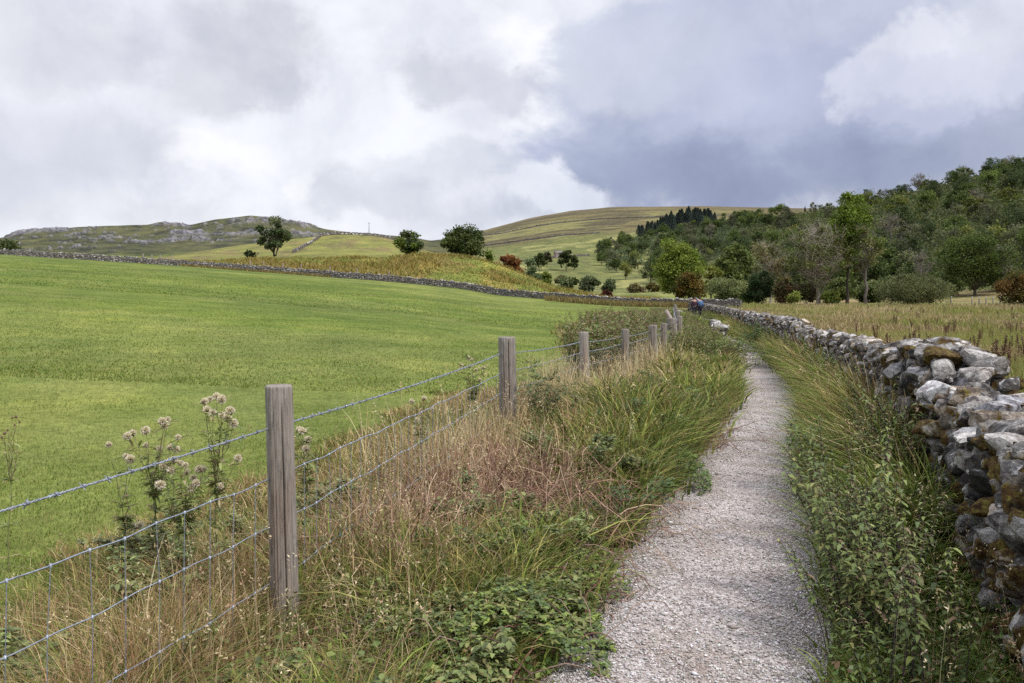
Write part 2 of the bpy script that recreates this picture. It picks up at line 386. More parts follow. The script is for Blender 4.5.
def mat_gravel():
    m, nt, nd, lk = newmat('crushed_limestone')
    g = N(nt, 'ShaderNodeNewGeometry'); P = g.outputs['Position']
    v = N(nt, 'ShaderNodeTexVoronoi'); v.inputs['Scale'].default_value = 150; lk.new(P, v.inputs['Vector'])
    v2 = N(nt, 'ShaderNodeTexVoronoi'); v2.inputs['Scale'].default_value = 60; lk.new(P, v2.inputs['Vector'])
    sep = N(nt, 'ShaderNodeSeparateColor'); lk.new(v.outputs['Color'], sep.inputs[0])
    sep2 = N(nt, 'ShaderNodeSeparateColor'); lk.new(v2.outputs['Color'], sep2.inputs[0])
    c1 = ramp(nt, sep.outputs[0], [(0, (.23, .20, .185, 1)), (.35, (.34, .30, .28, 1)), (.7, (.41, .385, .37, 1)), (1, (.60, .59, .60, 1))])
    c2 = ramp(nt, sep2.outputs[1], [(0, (.7, .66, .64, 1)), (.6, grey(1)), (1, (1.3, 1.3, 1.34, 1))])
    a = mult(nt, c1.outputs[0], c2.outputs[0], .8)
    n = noise(nt, P, 2.2, 5, .6); a = mult(nt, a, ramp(nt, n.outputs[0], [(.32, (.74, .665, .60, 1)), (.5, grey(1)), (.68, (1.25, 1.24, 1.25, 1))]).outputs[0], .8)
    n2 = noise(nt, P, .35, 3, .5); a = mult(nt, a, ramp(nt, n2.outputs[0], [(.35, (.82, .78, .76, 1)), (.65, (1.15, 1.15, 1.17, 1))]).outputs[0], .8)
    h = N(nt, 'ShaderNodeMath', operation='MULTIPLY_ADD'); lk.new(v.outputs['Distance'], h.inputs[0]); h.inputs[1].default_value = -1.0; lk.new(n.outputs[0], h.inputs[2])
    out_principled(nt, a, .95, h.outputs[0], .15, .5, .012); return m

def mat_wood():
    m, nt, nd, lk = newmat('weathered_post')
    tc = N(nt, 'ShaderNodeTexCoord'); mp = N(nt, 'ShaderNodeMapping'); mp.inputs['Scale'].default_value = (95, 95, 7.0); lk.new(tc.outputs['Object'], mp.inputs[0])
    n1 = noise(nt, mp.outputs[0], 1.0, 6, .7, .4); mp2 = N(nt, 'ShaderNodeMapping'); mp2.inputs['Scale'].default_value = (9, 9, 1.5); lk.new(tc.outputs['Object'], mp2.inputs[0])
    n2 = noise(nt, mp2.outputs[0], 1.0, 4, .6, .5)
    c = N(nt, 'ShaderNodeAttribute', attribute_name='Col')
    a = mult(nt, c.outputs['Color'], ramp(nt, n1.outputs[0], [(.33, grey(.30)), (.42, grey(.8)), (.52, grey(1.08)), (.66, grey(1.4))]).outputs[0], .9)
    a = mult(nt, a, ramp(nt, n2.outputs[0], [(.35, (.75, .62, .55, 1)), (.55, grey(1)), (.7, (1.12, 1.15, 1.2, 1))]).outputs[0], .8)
    out_principled(nt, a, .9, n1.outputs[0], .2, .7, .006); return m

def mat_plain(name, col, rough=.8, metal=0.0, spec=.3, var=.3, scale=12):
    m, nt, nd, lk = newmat(name); g = N(nt, 'ShaderNodeNewGeometry')
    n = noise(nt, g.outputs['Position'], scale, 4, .6)
    a = mult(nt, col + (1,), ramp(nt, n.outputs[0], [(.3, grey(1 - var)), (.7, grey(1 + var))]).outputs[0], 1.0)
    out_principled(nt, a, rough, n.outputs[0], spec, .2, .005, metal); return m
def mat_attr(name, rough=.85, spec=.2):
    m, nt, nd, lk = newmat(name); c = N(nt, 'ShaderNodeAttribute', attribute_name='Col'); g = N(nt, 'ShaderNodeNewGeometry')
    n = noise(nt, g.outputs['Position'], 40, 4, .6)
    a = mult(nt, c.outputs['Color'], ramp(nt, n.outputs[0], [(.3, grey(.8)), (.7, grey(1.2))]).outputs[0], 1.0)
    out_principled(nt, a, rough, None, spec); return m

M_ground = mat_ground(); M_grass = mat_leaf('grass_blades', .17, .7, .1, 0.0); M_leaf = mat_leaf('leaves', .2, .5, .3, .35, 1.35)
M_crown = mat_leaf('tree_leaves', .25, .65, .1, .6, 1.35); M_bark = mat_bark(); M_stone = mat_stone(); M_gravel = mat_gravel(); M_wood = mat_wood()
M_wire = mat_plain('galvanised_wire', (.30, .33, .40), .5, .6, .5, .35, 60); M_chip = mat_attr('stone_chips', .9); M_stem = mat_attr('stems', .85)
M_fluff = mat_leaf('thistle_down', .45, .9, .05, 0.0)

# ------------------------------------------------------------------ foliage generators
def blades(x, y, z, h, w, az, bend, col, k=3, face=None):
    """curved ribbons. az = lean direction, bend = horizontal reach / height"""
    n = len(x); t = np.linspace(0, 1, k + 1)
    dx, dy = np.cos(az), np.sin(az)
    fa = rng.uniform(0, 2 * np.pi, n) if face is None else face
    wx, wy = np.cos(fa), np.sin(fa)
    reach = (t[None] ** 2) * (bend * h)[:, None]
    zz = h[:, None] * (t[None] - .35 * np.clip(bend, 0, 1.6)[:, None] * t[None] ** 3)
    ww = w[:, None] * (1 - t[None] ** 1.6 * .93) * .5
    cx = x[:, None] + dx[:, None] * reach; cy = y[:, None] + dy[:, None] * reach; cz = z[:, None] + zz - .01
    V = np.empty((n, k + 1, 2, 3))
    V[:, :, 0, 0] = cx - wx[:, None] * ww; V[:, :, 1, 0] = cx + wx[:, None] * ww
    V[:, :, 0, 1] = cy - wy[:, None] * ww; V[:, :, 1, 1] = cy + wy[:, None] * ww
    V[:, :, 0, 2] = cz; V[:, :, 1, 2] = cz
    b = (np.arange(n) * (k + 1) * 2)[:, None] + (np.arange(k) * 2)[None]
    Q = np.stack([b, b + 1, b + 3, b + 2], -1).reshape(-1, 4)
    C = np.repeat(col, (k + 1) * 2, axis=0)
    return V.reshape(-1, 3), Q, C

def pick(cols, wts, n, var=.18):
    cols = np.array(cols); i = rng.choice(len(cols), n, p=np.array(wts) / sum(wts))
    c = cols[i] * (1 + rng.uniform(-var, var, (n, 1))) * (1 + rng.uniform(-.06, .06, (n, 3)))
    return c

def leaf_quads(P, size, col, aspect=.55, droop=0.0, up=.3):
    """pointed two-quad leaves at P with random orientation"""
    n = len(P); size = np.broadcast_to(size, (n,))
    th = rng.uniform(0, 2 * np.pi, n); el = rng.normal(droop, .55, n)
    D = np.stack([np.cos(th) * np.cos(el), np.sin(th) * np.cos(el), np.sin(el)], 1)
    U = rng.normal(0, 1, (n, 3)) * (1 - up) + np.array([0, 0, 1.0]) * up * 2
    W = np.cross(D, U); W /= np.linalg.norm(W, axis=1, keepdims=True) + 1e-9
    s = size[:, None]; a = aspect * .5
    V = np.stack([P, P + D * s * .45 + W * s * a, P + D * s, P + D * s * .45 - W * s * a], 1)
    Q = (np.arange(n) * 4)[:, None] + np.arange(4)[None]
    return V.reshape(-1, 3), Q, np.repeat(col, 4, axis=0)

def bezier(a, b, sag=0.0, n=6, wob=0.0, r=None):
    a = np.array(a, float); b = np.array(b, float); t = np.linspace(0, 1, n)[:, None]
    p = a * (1 - t) + b * t; p[:, 2] += sag * 4 * (t * (1 - t))[:, 0]
    if wob: p[1:-1] += (r or rng).normal(0, wob, (n - 2, 3))
    return p

def crown_tree(h, cr, base, ncl, nleaf, ls, cols, bark=(.09, .08, .065), tr=.03, flat=1.0, top=1.0, bare=0.0, stems=1, squash=.5, seed=1, clr=.33, off=(0, 0)):
    """returns (trunk MB, crown MB). h height, cr crown radius, base = crown base height"""
    r = np.random.default_rng(seed)
    T = MB(); Cn = MB()
    ch = h - base; cz = base + ch * .5
    cen = []
    tries = 0
    while len(cen) < ncl and tries < 4000:
        tries += 1
        v = r.normal(0, 1, 3); v /= np.linalg.norm(v); rad = r.uniform(.3, 1.12) ** .7
        p = np.array([v[0] * cr * .78 * rad, v[1] * cr * .78 * rad, cz + v[2] * ch * .40 * rad * flat])
        p[:2] *= (1 - .35 * max(0, (p[2] - cz) / (ch * .5)) * top)
        p[:2] += np.array(off) * (p[2] / h)
        if all(np.linalg.norm(p - q) > cr * .22 for q in cen): cen.append(p)
    cen = np.array(cen)
    tops = []
    for s_ in range(stems):
        ang = r.uniform(0, 6.28); ex = (0 if stems == 1 else cr * .35)
        tp = np.array([math.cos(ang) * ex + off[0] * .5, math.sin(ang) * ex + off[1] * .5, base + ch * .55])
        st = np.array([math.cos(ang) * ex * .15, math.sin(ang) * ex * .15, -.15])
        pts = bezier(st, tp, 0, 8, h * .008, r)
        rad = np.linspace(tr * h, tr * h * .3, 8); rad[0] *= 1.35
        T.tube(pts, rad / (stems ** .5), 8, bark); tops.append(pts)
    for c in cen:
        pts = tops[r.integers(len(tops))]
        zt = min(max(base * .55, c[2] - np.linalg.norm(c[:2]) * .9 - ch * .1), pts[-1][2]); k = np.argmin(abs(pts[:, 2] - zt))
        a = pts[k]; bp = bezier(a, c, ch * .03, 6, h * .006, r)
        r0 = tr * h * .32; T.tube(bp, np.linspace(r0, r0 * .22, 6), 5, bark, False)
        nt_ = int(3 + bare * 9)
        for q in range(nt_):
            s0 = bp[r.integers(2, 6)]; v = r.normal(0, 1, 3); v[2] = abs(v[2]) * (1.2 if bare > .3 else .6) + .2; v /= np.linalg.norm(v)
            e = s0 + v * cr * r.uniform(.22, .5)
            T.tube(bezier(s0, e, 0, 4, h * .004, r), np.linspace(r0 * .30, r0 * .07, 4), 3, np.array(bark) * (1 + .6 * bare), False)
            if bare > .3:
                for w in range(4):
                    s1 = s0 + (e - s0) * r.uniform(.3, 1); v2 = v + r.normal(0, .6, 3); v2 /= np.linalg.norm(v2)
                    T.tube([s1, s1 + v2 * cr * r.uniform(.12, .28)], [r0 * .12, r0 * .05], 3, np.array(bark) * (1 + .8 * bare), False)
    nl = int(nleaf)
    ci = r.integers(0, len(cen), nl); rr_ = cr * clr * r.choice([.5, .75, 1.0, 1.3], len(cen))
    v = r.normal(0, 1, (nl, 3)); v /= np.linalg.norm(v, axis=1, keepdims=True)
    rad = r.uniform(0, 1, nl) ** .45
    shell = r.random(nl) < .04
    P = cen[ci] + v * (rr_[ci] * rad)[:, None] * np.array([1, 1, .72]) + r.normal(0, cr * .02, (nl, 3))
    sv = v * np.array([cr * .86, cr * .86, ch * .46]) * (r.uniform(.55, 1.0, nl) ** .5)[:, None] + [off[0] * .6, off[1] * .6, cz]
    sv[:, :2] *= (1 - .35 * top * np.clip((sv[:, 2:3] - cz) / (ch * .5), 0, 1))
    if bare < .3: P = np.where(shell[:, None], sv + r.normal(0, cr * .05, (nl, 3)), P)
    keep = P[:, 2] > base * .35
    P = P[keep]; ci = ci[keep]
    cols = np.array(cols); cc = cols[r.integers(0, len(cols), len(cen))] * r.uniform(.72, 1.3, (len(cen), 1))
    col = cc[ci] * r.uniform(.75, 1.25, (len(P), 1))
    V, Q, C = leaf_quads(P, ls * r.uniform(.6, 1.3, len(P)), col, .75, 0, .25)
    Cn.add(V, Q, C)
    return T, Cn

def plant_tree(name, label, cat, px, d, T, Cn, group=None, crown='crown', rz=0, dz=0.0, scale=1.0):
    x, y, z = at(px, d)
    e = empty(name, (x, y, z + dz), rz); tag(e, label, cat, group)
    T.build('trunk', M_bark, e, True); Cn.build(crown, M_crown, e)
    e.scale = (scale,) * 3
    return e

# ------------------------------------------------------------------ rocks
def ico(sub):
    import bmesh
    bm = bmesh.new(); bmesh.ops.create_icosphere(bm, subdivisions=sub, radius=1)
    V = np.array([v.co[:] for v in bm.verts]); Fc = np.array([[v.index for v in f.verts] for f in bm.faces]); bm.free()
    V /= np.linalg.norm(V, axis=1, keepdims=True); return V, Fc
ICO = {s: ico(s) for s in (1, 2, 3, 4)}
def rock_shape(sub, seed, planes=10):
    r = np.random.default_rng(seed); V, Fc = ICO[sub]
    n = r.normal(0, 1, (planes, 3)); n /= np.linalg.norm(n, axis=1, keepdims=True)
    n = np.concatenate([n, np.eye(3), -np.eye(3)]); hgt = np.concatenate([r.uniform(.50, .95, planes), r.uniform(.72, .98, 6)])
    dt = V @ n.T; rad = np.where(dt > .05, hgt / np.maximum(dt, .05), 9)
    p = 44.0; m = (np.mean(rad ** -p * (rad < 9), axis=1) * len(hgt)) ** (-1 / p)      # soft minimum
    W = V * m[:, None]
    ph = r.uniform(0, 9, 3)
    nz = np.sin(W[:, 0] * 7 + ph[0] + 2 * np.sin(W[:, 1] * 5)) * np.sin(W[:, 1] * 6 + ph[1] + np.sin(W[:, 2] * 8)) * np.sin(W[:, 2] * 7 + ph[2])
    W = W * (1 + .05 * nz[:, None]) * np.array([1.12, 1.12, 1.12])
    return W, Fc
ROCKS = {s: [rock_shape(s, 100 + i) for i in range(14)] for s in (1, 2, 3, 4)}
def rotm(rx, ry, rz):
    return np.array(Matrix.Rotation(rz, 3, 'Z') @ Matrix.Rotation(ry, 3, 'Y') @ Matrix.Rotation(rx, 3, 'X'))
def put_rock(mb, sub, c, half, rx, ry, rz, col, moss):
    V, Fc = ROCKS[sub][random.randrange(14)]
    W = (V * np.array(half)) @ rotm(rx, ry, rz).T + np.array(c)
    mb.add(W, Fc, col, moss)
def stone_col():
    v = random.choice([.11, .14, .18, .22, .30, .16, .38]) * random.uniform(.85, 1.15)
    t = random.uniform(-.01, .02)
    v *= 1.22; c = np.array([v * (1.03 + t), v * (.985), v * (.95 - t)])
    if random.random() < .12: c = c * np.array([1.04, .93, .80])
    return c

exec_parts = []
# ================================================================== BUILD
build_terrain()

# ------------------------------------------------------------------ footpath
def build_path():
    ys = np.concatenate([np.arange(-5, 16, .09), np.arange(16, 92, .4)])
    nx = 13; V = []
    hw = pw(ys) / 2
    for i, y in enumerate(ys):
        for j in range(nx):
            s = -1 + 2 * j / (nx - 1)
            e = 1.0
            if j in (0, nx - 1): e = 1 + .30 * (float(vnoise(np.array(y * 2.1 + j), np.array(3.3))) - .35)
            x = pc(y) + s * (hw[i] + .03 + .06 * (abs(s) == 1) * (e - 1) * 6)
            V.append((x, y, 0))
    V = np.array(V); edge = np.tile(np.abs(np.linspace(-1, 1, nx)), len(ys))
    V[:, 2] = H(V[:, 0], V[:, 1]) + .022 * (1 - edge ** 6) + .006 + (fbm(V[:, 0] * 3, V[:, 1] * 3, 3) - .5) * .02 * (edge < .99) + (V[:, 1] > 20) * .03
    i, j = np.meshgrid(np.arange(len(ys) - 1), np.arange(nx - 1), indexing='ij')
    Q = np.stack([i * nx + j, i * nx + j + 1, (i + 1) * nx + j + 1, (i + 1) * nx + j], -1).reshape(-1, 4)
    tag(obj('footpath', make_mesh('footpath', V, [Q], None, True), M_gravel), kind='structure', label='pale crushed limestone footpath')
    # loose chippings
    n = 85000
    y = 1.0 / rng.uniform(1 / 16, 1 / 1.6, n); s = rng.uniform(-1, 1, n)
    s = np.where(rng.random(n) < .35, np.sign(s) * (1 - np.abs(rng.normal(0, .22, n))), s)
    x = pc(y) + s * (pw(y) / 2 + .03)
    big = rng.random(n) < .02
    r_ = (rng.gamma(2.0, .0009, n) + .0015) * (1 + y * .07); r_[big] *= 1.9; r_ = np.minimum(r_, .026)
    z = H(x, y) + .026 * (1 - np.clip(abs(s), 0, 1) ** 6) + .006 + (fbm(x * 3, y * 3, 3) - .5) * .02
    oc = np.array([[1,0,0],[-1,0,0],[0,1,0],[0,-1,0],[0,0,1],[0,0,-1],[.7,.7,.1],[-.7,-.6,.2]], float)[:6]
    fc = np.array([[0,2,4],[2,1,4],[1,3,4],[3,0,4],[2,0,5],[1,2,5],[3,1,5],[0,3,5]])
    jit = rng.uniform(.6, 1.35, (n, 6, 3)); th = rng.uniform(0, 6.28, n); cs, sn = np.cos(th), np.sin(th)
    L = oc[None] * jit + rng.normal(0, .15, (n, 6, 3)); L = L * np.stack([r_ * 1.25, r_ * .9, r_ * .5], 1)[:, None]
    X = L[..., 0] * cs[:, None] - L[..., 1] * sn[:, None] + x[:, None]; Y = L[..., 0] * sn[:, None] + L[..., 1] * cs[:, None] + y[:, None]
    Z = L[..., 2] + z[:, None] + (r_ * .1)[:, None]
    V = np.stack([X, Y, Z], -1).reshape(-1, 3); Fq = ((np.arange(n) * 6)[:, None, None] + fc[None]).reshape(-1, 3)
    c = pick([(.54, .52, .515), (.42, .39, .375), (.34, .305, .28), (.22, .20, .185), (.70, .69, .69)], [3, 5, 4, 2.2, 1.0], n)
    tag(obj('gravel', make_mesh('gravel', V, [Fq], np.repeat(c, 6, axis=0)), M_chip), kind='stuff', label='loose limestone chippings scattered over the footpath')
build_path()

# ------------------------------------------------------------------ the tall dry stone wall beside the path
WH = np.array([(-5,.95),(2,.93),(3,.90),(4.4,.87),(5.2,.88),(5.8,1.16),(6.4,1.22),(7.5,1.2),(8.3,1.07),(10.5,.93),(14,.95),(19,.87),(21,1.04),(30,1.06),(38,1.08),(75,1.1),(95,1.1)])
wh = lambda y: float(np.interp(y, WH[:, 0], WH[:, 1]))
def curve_frame(f, y):
    e = .25; dx = float(f(y + e) - f(y - e)); dy = 2 * e; L = math.hypot(dx, dy)
    return float(f(y)), dx / L, dy / L        # x, tangent
def build_main_wall():
    root = empty('drystone_wall', (float(wx_(3.0)), 3.0, 0))
    tag(root, 'tall mossy grey limestone wall running along the right edge of the gravel path', 'stone wall', None)
    off = np.array([root.location.x, root.location.y, 0])
    sw = MB(); coreV = []
    y = -3.5
    rows_y = []
    # dark solid core, added inside to block light between the stones
    ys = np.concatenate([np.arange(-3.6, 20, .3), np.arange(20, 93, 1.0)])
    for yy in ys:
        x, tx, ty = curve_frame(wx_, yy); h = wh(yy) - (.26 if 5.0 < yy < 8.5 else .14); g = h1(x, yy)
        nxn = np.array([ty, -tx])       # to the right
        for (s, z) in ((-.23, -.1), (-.15, h), (.15, h), (.23, -.1)):
            coreV.append((x + nxn[0] * s, yy + nxn[1] * s, g + z))
    coreV = np.array(coreV) - off; Q = []
    for i in range(len(ys) - 1):
        for k in range(3): Q.append((i * 4 + k, i * 4 + k + 1, i * 4 + 5 + k, i * 4 + 4 + k))
    sw.add(coreV, np.array(Q)[:, ::-1], (.045, .035, .028), .0)
    # face stones, course by course
    for side in (-1, 1):
        z = .03
        while z < 1.3:
            near_h = random.uniform(.065, .125)
            y = -3.4 + random.uniform(0, .3)
            while y < 92:
                far = y > 16; vf = y > 34
                ln = random.uniform(.08, .25) * (1.25 if far else 1) * (1.7 if vf else 1)
                rh = near_h * (1.0 if not far else 1.15)
                top = wh(y) - .10
                if z + rh * .4 < top and not (vf and random.random() < .25):
                    x, tx, ty = curve_frame(wx_, y)
                    hw = .30 - .10 * (z / 1.1) + random.uniform(-.06, .035)
                    c = np.array([x + side * hw * ty, y - side * hw * tx, h1(x, y) + z + rh / 2 + random.uniform(-.02, .02)]) - off
                    a = math.atan2(ty, tx)
                    sub = (3 if side < 0 and -.5 < y < 6.5 else 2) if y < 14 else 1
                    vert = random.random() < .28
                    hx, hz = (ln * .57, rh * .58) if not vert else (rh * .6, min(ln, .2) * .62)
                    moss = random.gauss(0, .04) + (.10 if random.random() < .34 else 0) + (.05 if z < .5 else 0); fc = random.choice([.35, .5, .6, .7, .85, 1.35])
                    put_rock(sw, sub, c, (hx, random.uniform(.07, .12), hz), random.gauss(0, .3), random.gauss(0, .32), a + random.gauss(0, .3), stone_col() * fc, moss)
                y += ln * random.uniform(.80, .98)
            z += near_h * .86
    # coping: the far stones stay in the stonework, the near ones are parts
    y = -3.3; caps = []
    while y < 92:
        far = y > 22
        if 5.3 < y < 8.2: y += .2; continue
        n_across = 2 if not far else 1
        ln = (random.uniform(.13, .25) if y < 5.4 else random.uniform(.16, .30)) * (1.5 if far else 1)
        for q in range(n_across):
            x, tx, ty = curve_frame(wx_, y); h = wh(y)
            s = (0 if n_across == 1 else (-.12 if q == 0 else .12)) + random.uniform(-.04, .04)
            half = (ln * .56, random.uniform(.12, .17) if n_across == 2 else .2, random.uniform(.07, .12) * (1.2 if far else 1))
            c = np.array([x + s * ty, y - s * tx, h1(x, y) + h - .05 + random.uniform(-.03, .03)])
            args = (c, half, random.gauss(0, .25), random.gauss(0, .25), math.atan2(ty, tx) + random.gauss(0, .4), stone_col() * .88, max(0, random.gauss(.01, .05)))
            if 2.4 < y < 13 and len(caps) < 56: caps.append(args)
            else: put_rock(sw, 2 if y < 22 else 1, c - off, *args[1:])
        y += ln * .86
    # big boulders heaped on the high stretch, placed as in the photograph
    def b(px, py, d, wpx, hpx, moss=0, col=None, rz=0, tilt=0):
        x = (px - CX) / F * d; z = EYE - (py - HY) / F * d
        caps.append((np.array([x, d, z]), (wpx * d / F / 2 * 1.12, .17, hpx * d / F / 2 * 1.2), tilt, tilt * .5, rz, (stone_col() * 1.2 if col is None else np.array(col)), moss))
    g = (.34, .33, .345)
    b(939, 346, 6.9, 34, 17, 0, g, .3); b(912, 350, 7.3, 26, 14, .03, (.30, .28, .25), .2); b(902, 354, 7.7, 20, 14, 0, g, .2)
    b(941, 357, 6.05, 42, 18, .30, g, .2); b(963, 357, 6.4, 17, 14, 0, (.42, .41, .43), .5)
    b(955, 371, 6.2, 36, 20, 0, (.27, .265, .28), .3, .2); b(966, 381, 5.9, 38, 22, 0, (.31, .305, .32), .3, -.15)
    b(926, 375, 6.3, 34, 16, 0, (.38, .37, .38), .2, .3); b(945, 393, 5.7, 32, 24, -.1, (.60, .59, .60), .4, .3); b(972, 400, 5.4, 38, 18, 0, (.5, .49, .5), .3)
    b(896, 372, 7.1, 20, 16, 0, g, .3); b(950, 412, 5.4, 30, 12, .06, (.30, .25, .19), .2); b(936, 427, 5.3, 26, 18, .16, (.27, .24, .19), .2)
    b(1000, 412, 4.8, 42, 22, 0, (.30, .295, .32), .2, .1); b(1018, 432, 4.4, 38, 22, 0, (.30, .29, .31), .1); b(1010, 447, 4.4, 30, 10, .28, g, .1)
    b(1014, 404, 5.0, 36, 14, 0, (.36, .36, .39), .1); b(993, 430, 4.7, 26, 14, .22, g, .1); b(1012, 462, 4.2, 34, 20, 0, (.44, .43, .45), .2)
    for q in range(42):
        yy = random.uniform(5.4, 8.2); x, tx, ty = curve_frame(wx_, yy); s = random.uniform(-.2, .22)
        caps.append((np.array([x + s * ty, yy, wh(yy) - .06 + random.uniform(-.05, .01)]), (random.uniform(.10, .16), .12, random.uniform(.06, .09)), random.gauss(0, .2), random.gauss(0, .2), random.uniform(0, 3), stone_col() * 1.1, random.gauss(0, .04)))
    for k, (c, half, rx, ry, rz, col, moss) in enumerate(caps):
        m1 = MB(); sv = 4 if np.linalg.norm(c[:2]) < 7.5 and half[0] > .12 else 3
        put_rock(m1, sv, (0, 0, 0), half, rx, ry, rz, col, moss)
        m1.build('coping_stone', M_stone, root, True, tuple(c - off), 'Moss')
    sw.build('stonework', M_stone, root, True, (0, 0, 0), 'Moss')['kind'] = 'stuff'
build_main_wall()

def field_wall(name, pts, height, step, label, thick=.4, light=1.0, courses=4, tz=0.0, group=None, gaps=()):
    """coursed rubble wall through (px, d) points, built where they stand"""
    P = np.array([((p - CX) / F * d, d) for p, d in pts], float)
    L = np.concatenate([[0], np.cumsum(np.hypot(*np.diff(P, axis=0).T))])
    mb = MB(); n = int(L[-1] / step)
    s = np.linspace(0, L[-1], n); X = np.interp(s, L, P[:, 0]); Y = np.interp(s, L, P[:, 1]); Z = H(X, Y)
    x0, y0, z0 = X[0], Y[0], Z[0]
    for i in range(n - 1):
        a = math.atan2(Y[i + 1] - Y[i], X[i + 1] - X[i]); hh = height * random.uniform(.85, 1.08)
        mb.box((X[i] - x0 + math.cos(a) * step / 2, Y[i] - y0 + math.sin(a) * step / 2, (Z[i] + Z[i + 1]) / 2 - z0 + hh * .40), (step * 1.02, thick * .8, hh * .9), (.12, .11, .115), a)
        for k in range(courses):
            zz = (k + .5) / courses * hh
            for sd in ((-1, 1) if k < courses - 1 else (0,)):
                put_rock(mb, 1, (X[i] - x0 + random.uniform(-.2, .2) * step, Y[i] - y0 + math.sin(a + 1.57 * sd) * thick * .35 * abs(sd), Z[i] - z0 + zz),
                         (step * .55, thick * (.3 if sd else .5), hh / courses * .62), 0, random.gauss(0, .2), a, stone_col() * 1.15 * light, 0)
    o = mb.build(name, M_stone, None, True, (x0, y0, z0), 'Moss'); tag(o, label, 'stone wall', group); return o
field_wall('drystone_wall', [(-120,152),(0,152),(100,151),(200,149),(300,146),(400,139),(460,133),(500,130),(560,123),(640,113),(700,104),(741,100)], 1.2, .55,
           'long grey drystone wall crossing the far edge of the green pasture', .6, .72, 4)
field_wall('drystone_wall', [(722,31),(718,35),(716,40),(713,46)], .62, .38, 'short low broken wall in the weeds on the left of the path', .5, 1.25, 3)
field_wall('drystone_wall', [(293,245),(305,262),(318,290),(322,300),(345,301),(400,302)], 1.1, 1.3, 'pale wall climbing and topping the yellow-green hill beside the lone dark tree', .6, 1.2, 2)
field_wall('drystone_wall', [(460,1260),(520,1290),(560,1300),(600,1290),(640,1260),(690,1240)], 2.0, 7, 'thin dark wall line high across the brown moor', 1.5, .35, 1)
field_wall('drystone_wall', [(480,1030),(540,1010),(600,1000)], 1.8, 6, 'thin dark wall line low on the brown moor above the valley', 1.5, .35, 1)
field_wall('drystone_wall', [(515,560),(545,565),(590,570)], 1.3, 2.2, 'grey wall crossing the pale valley pasture by the small barn', .7, .8, 2)

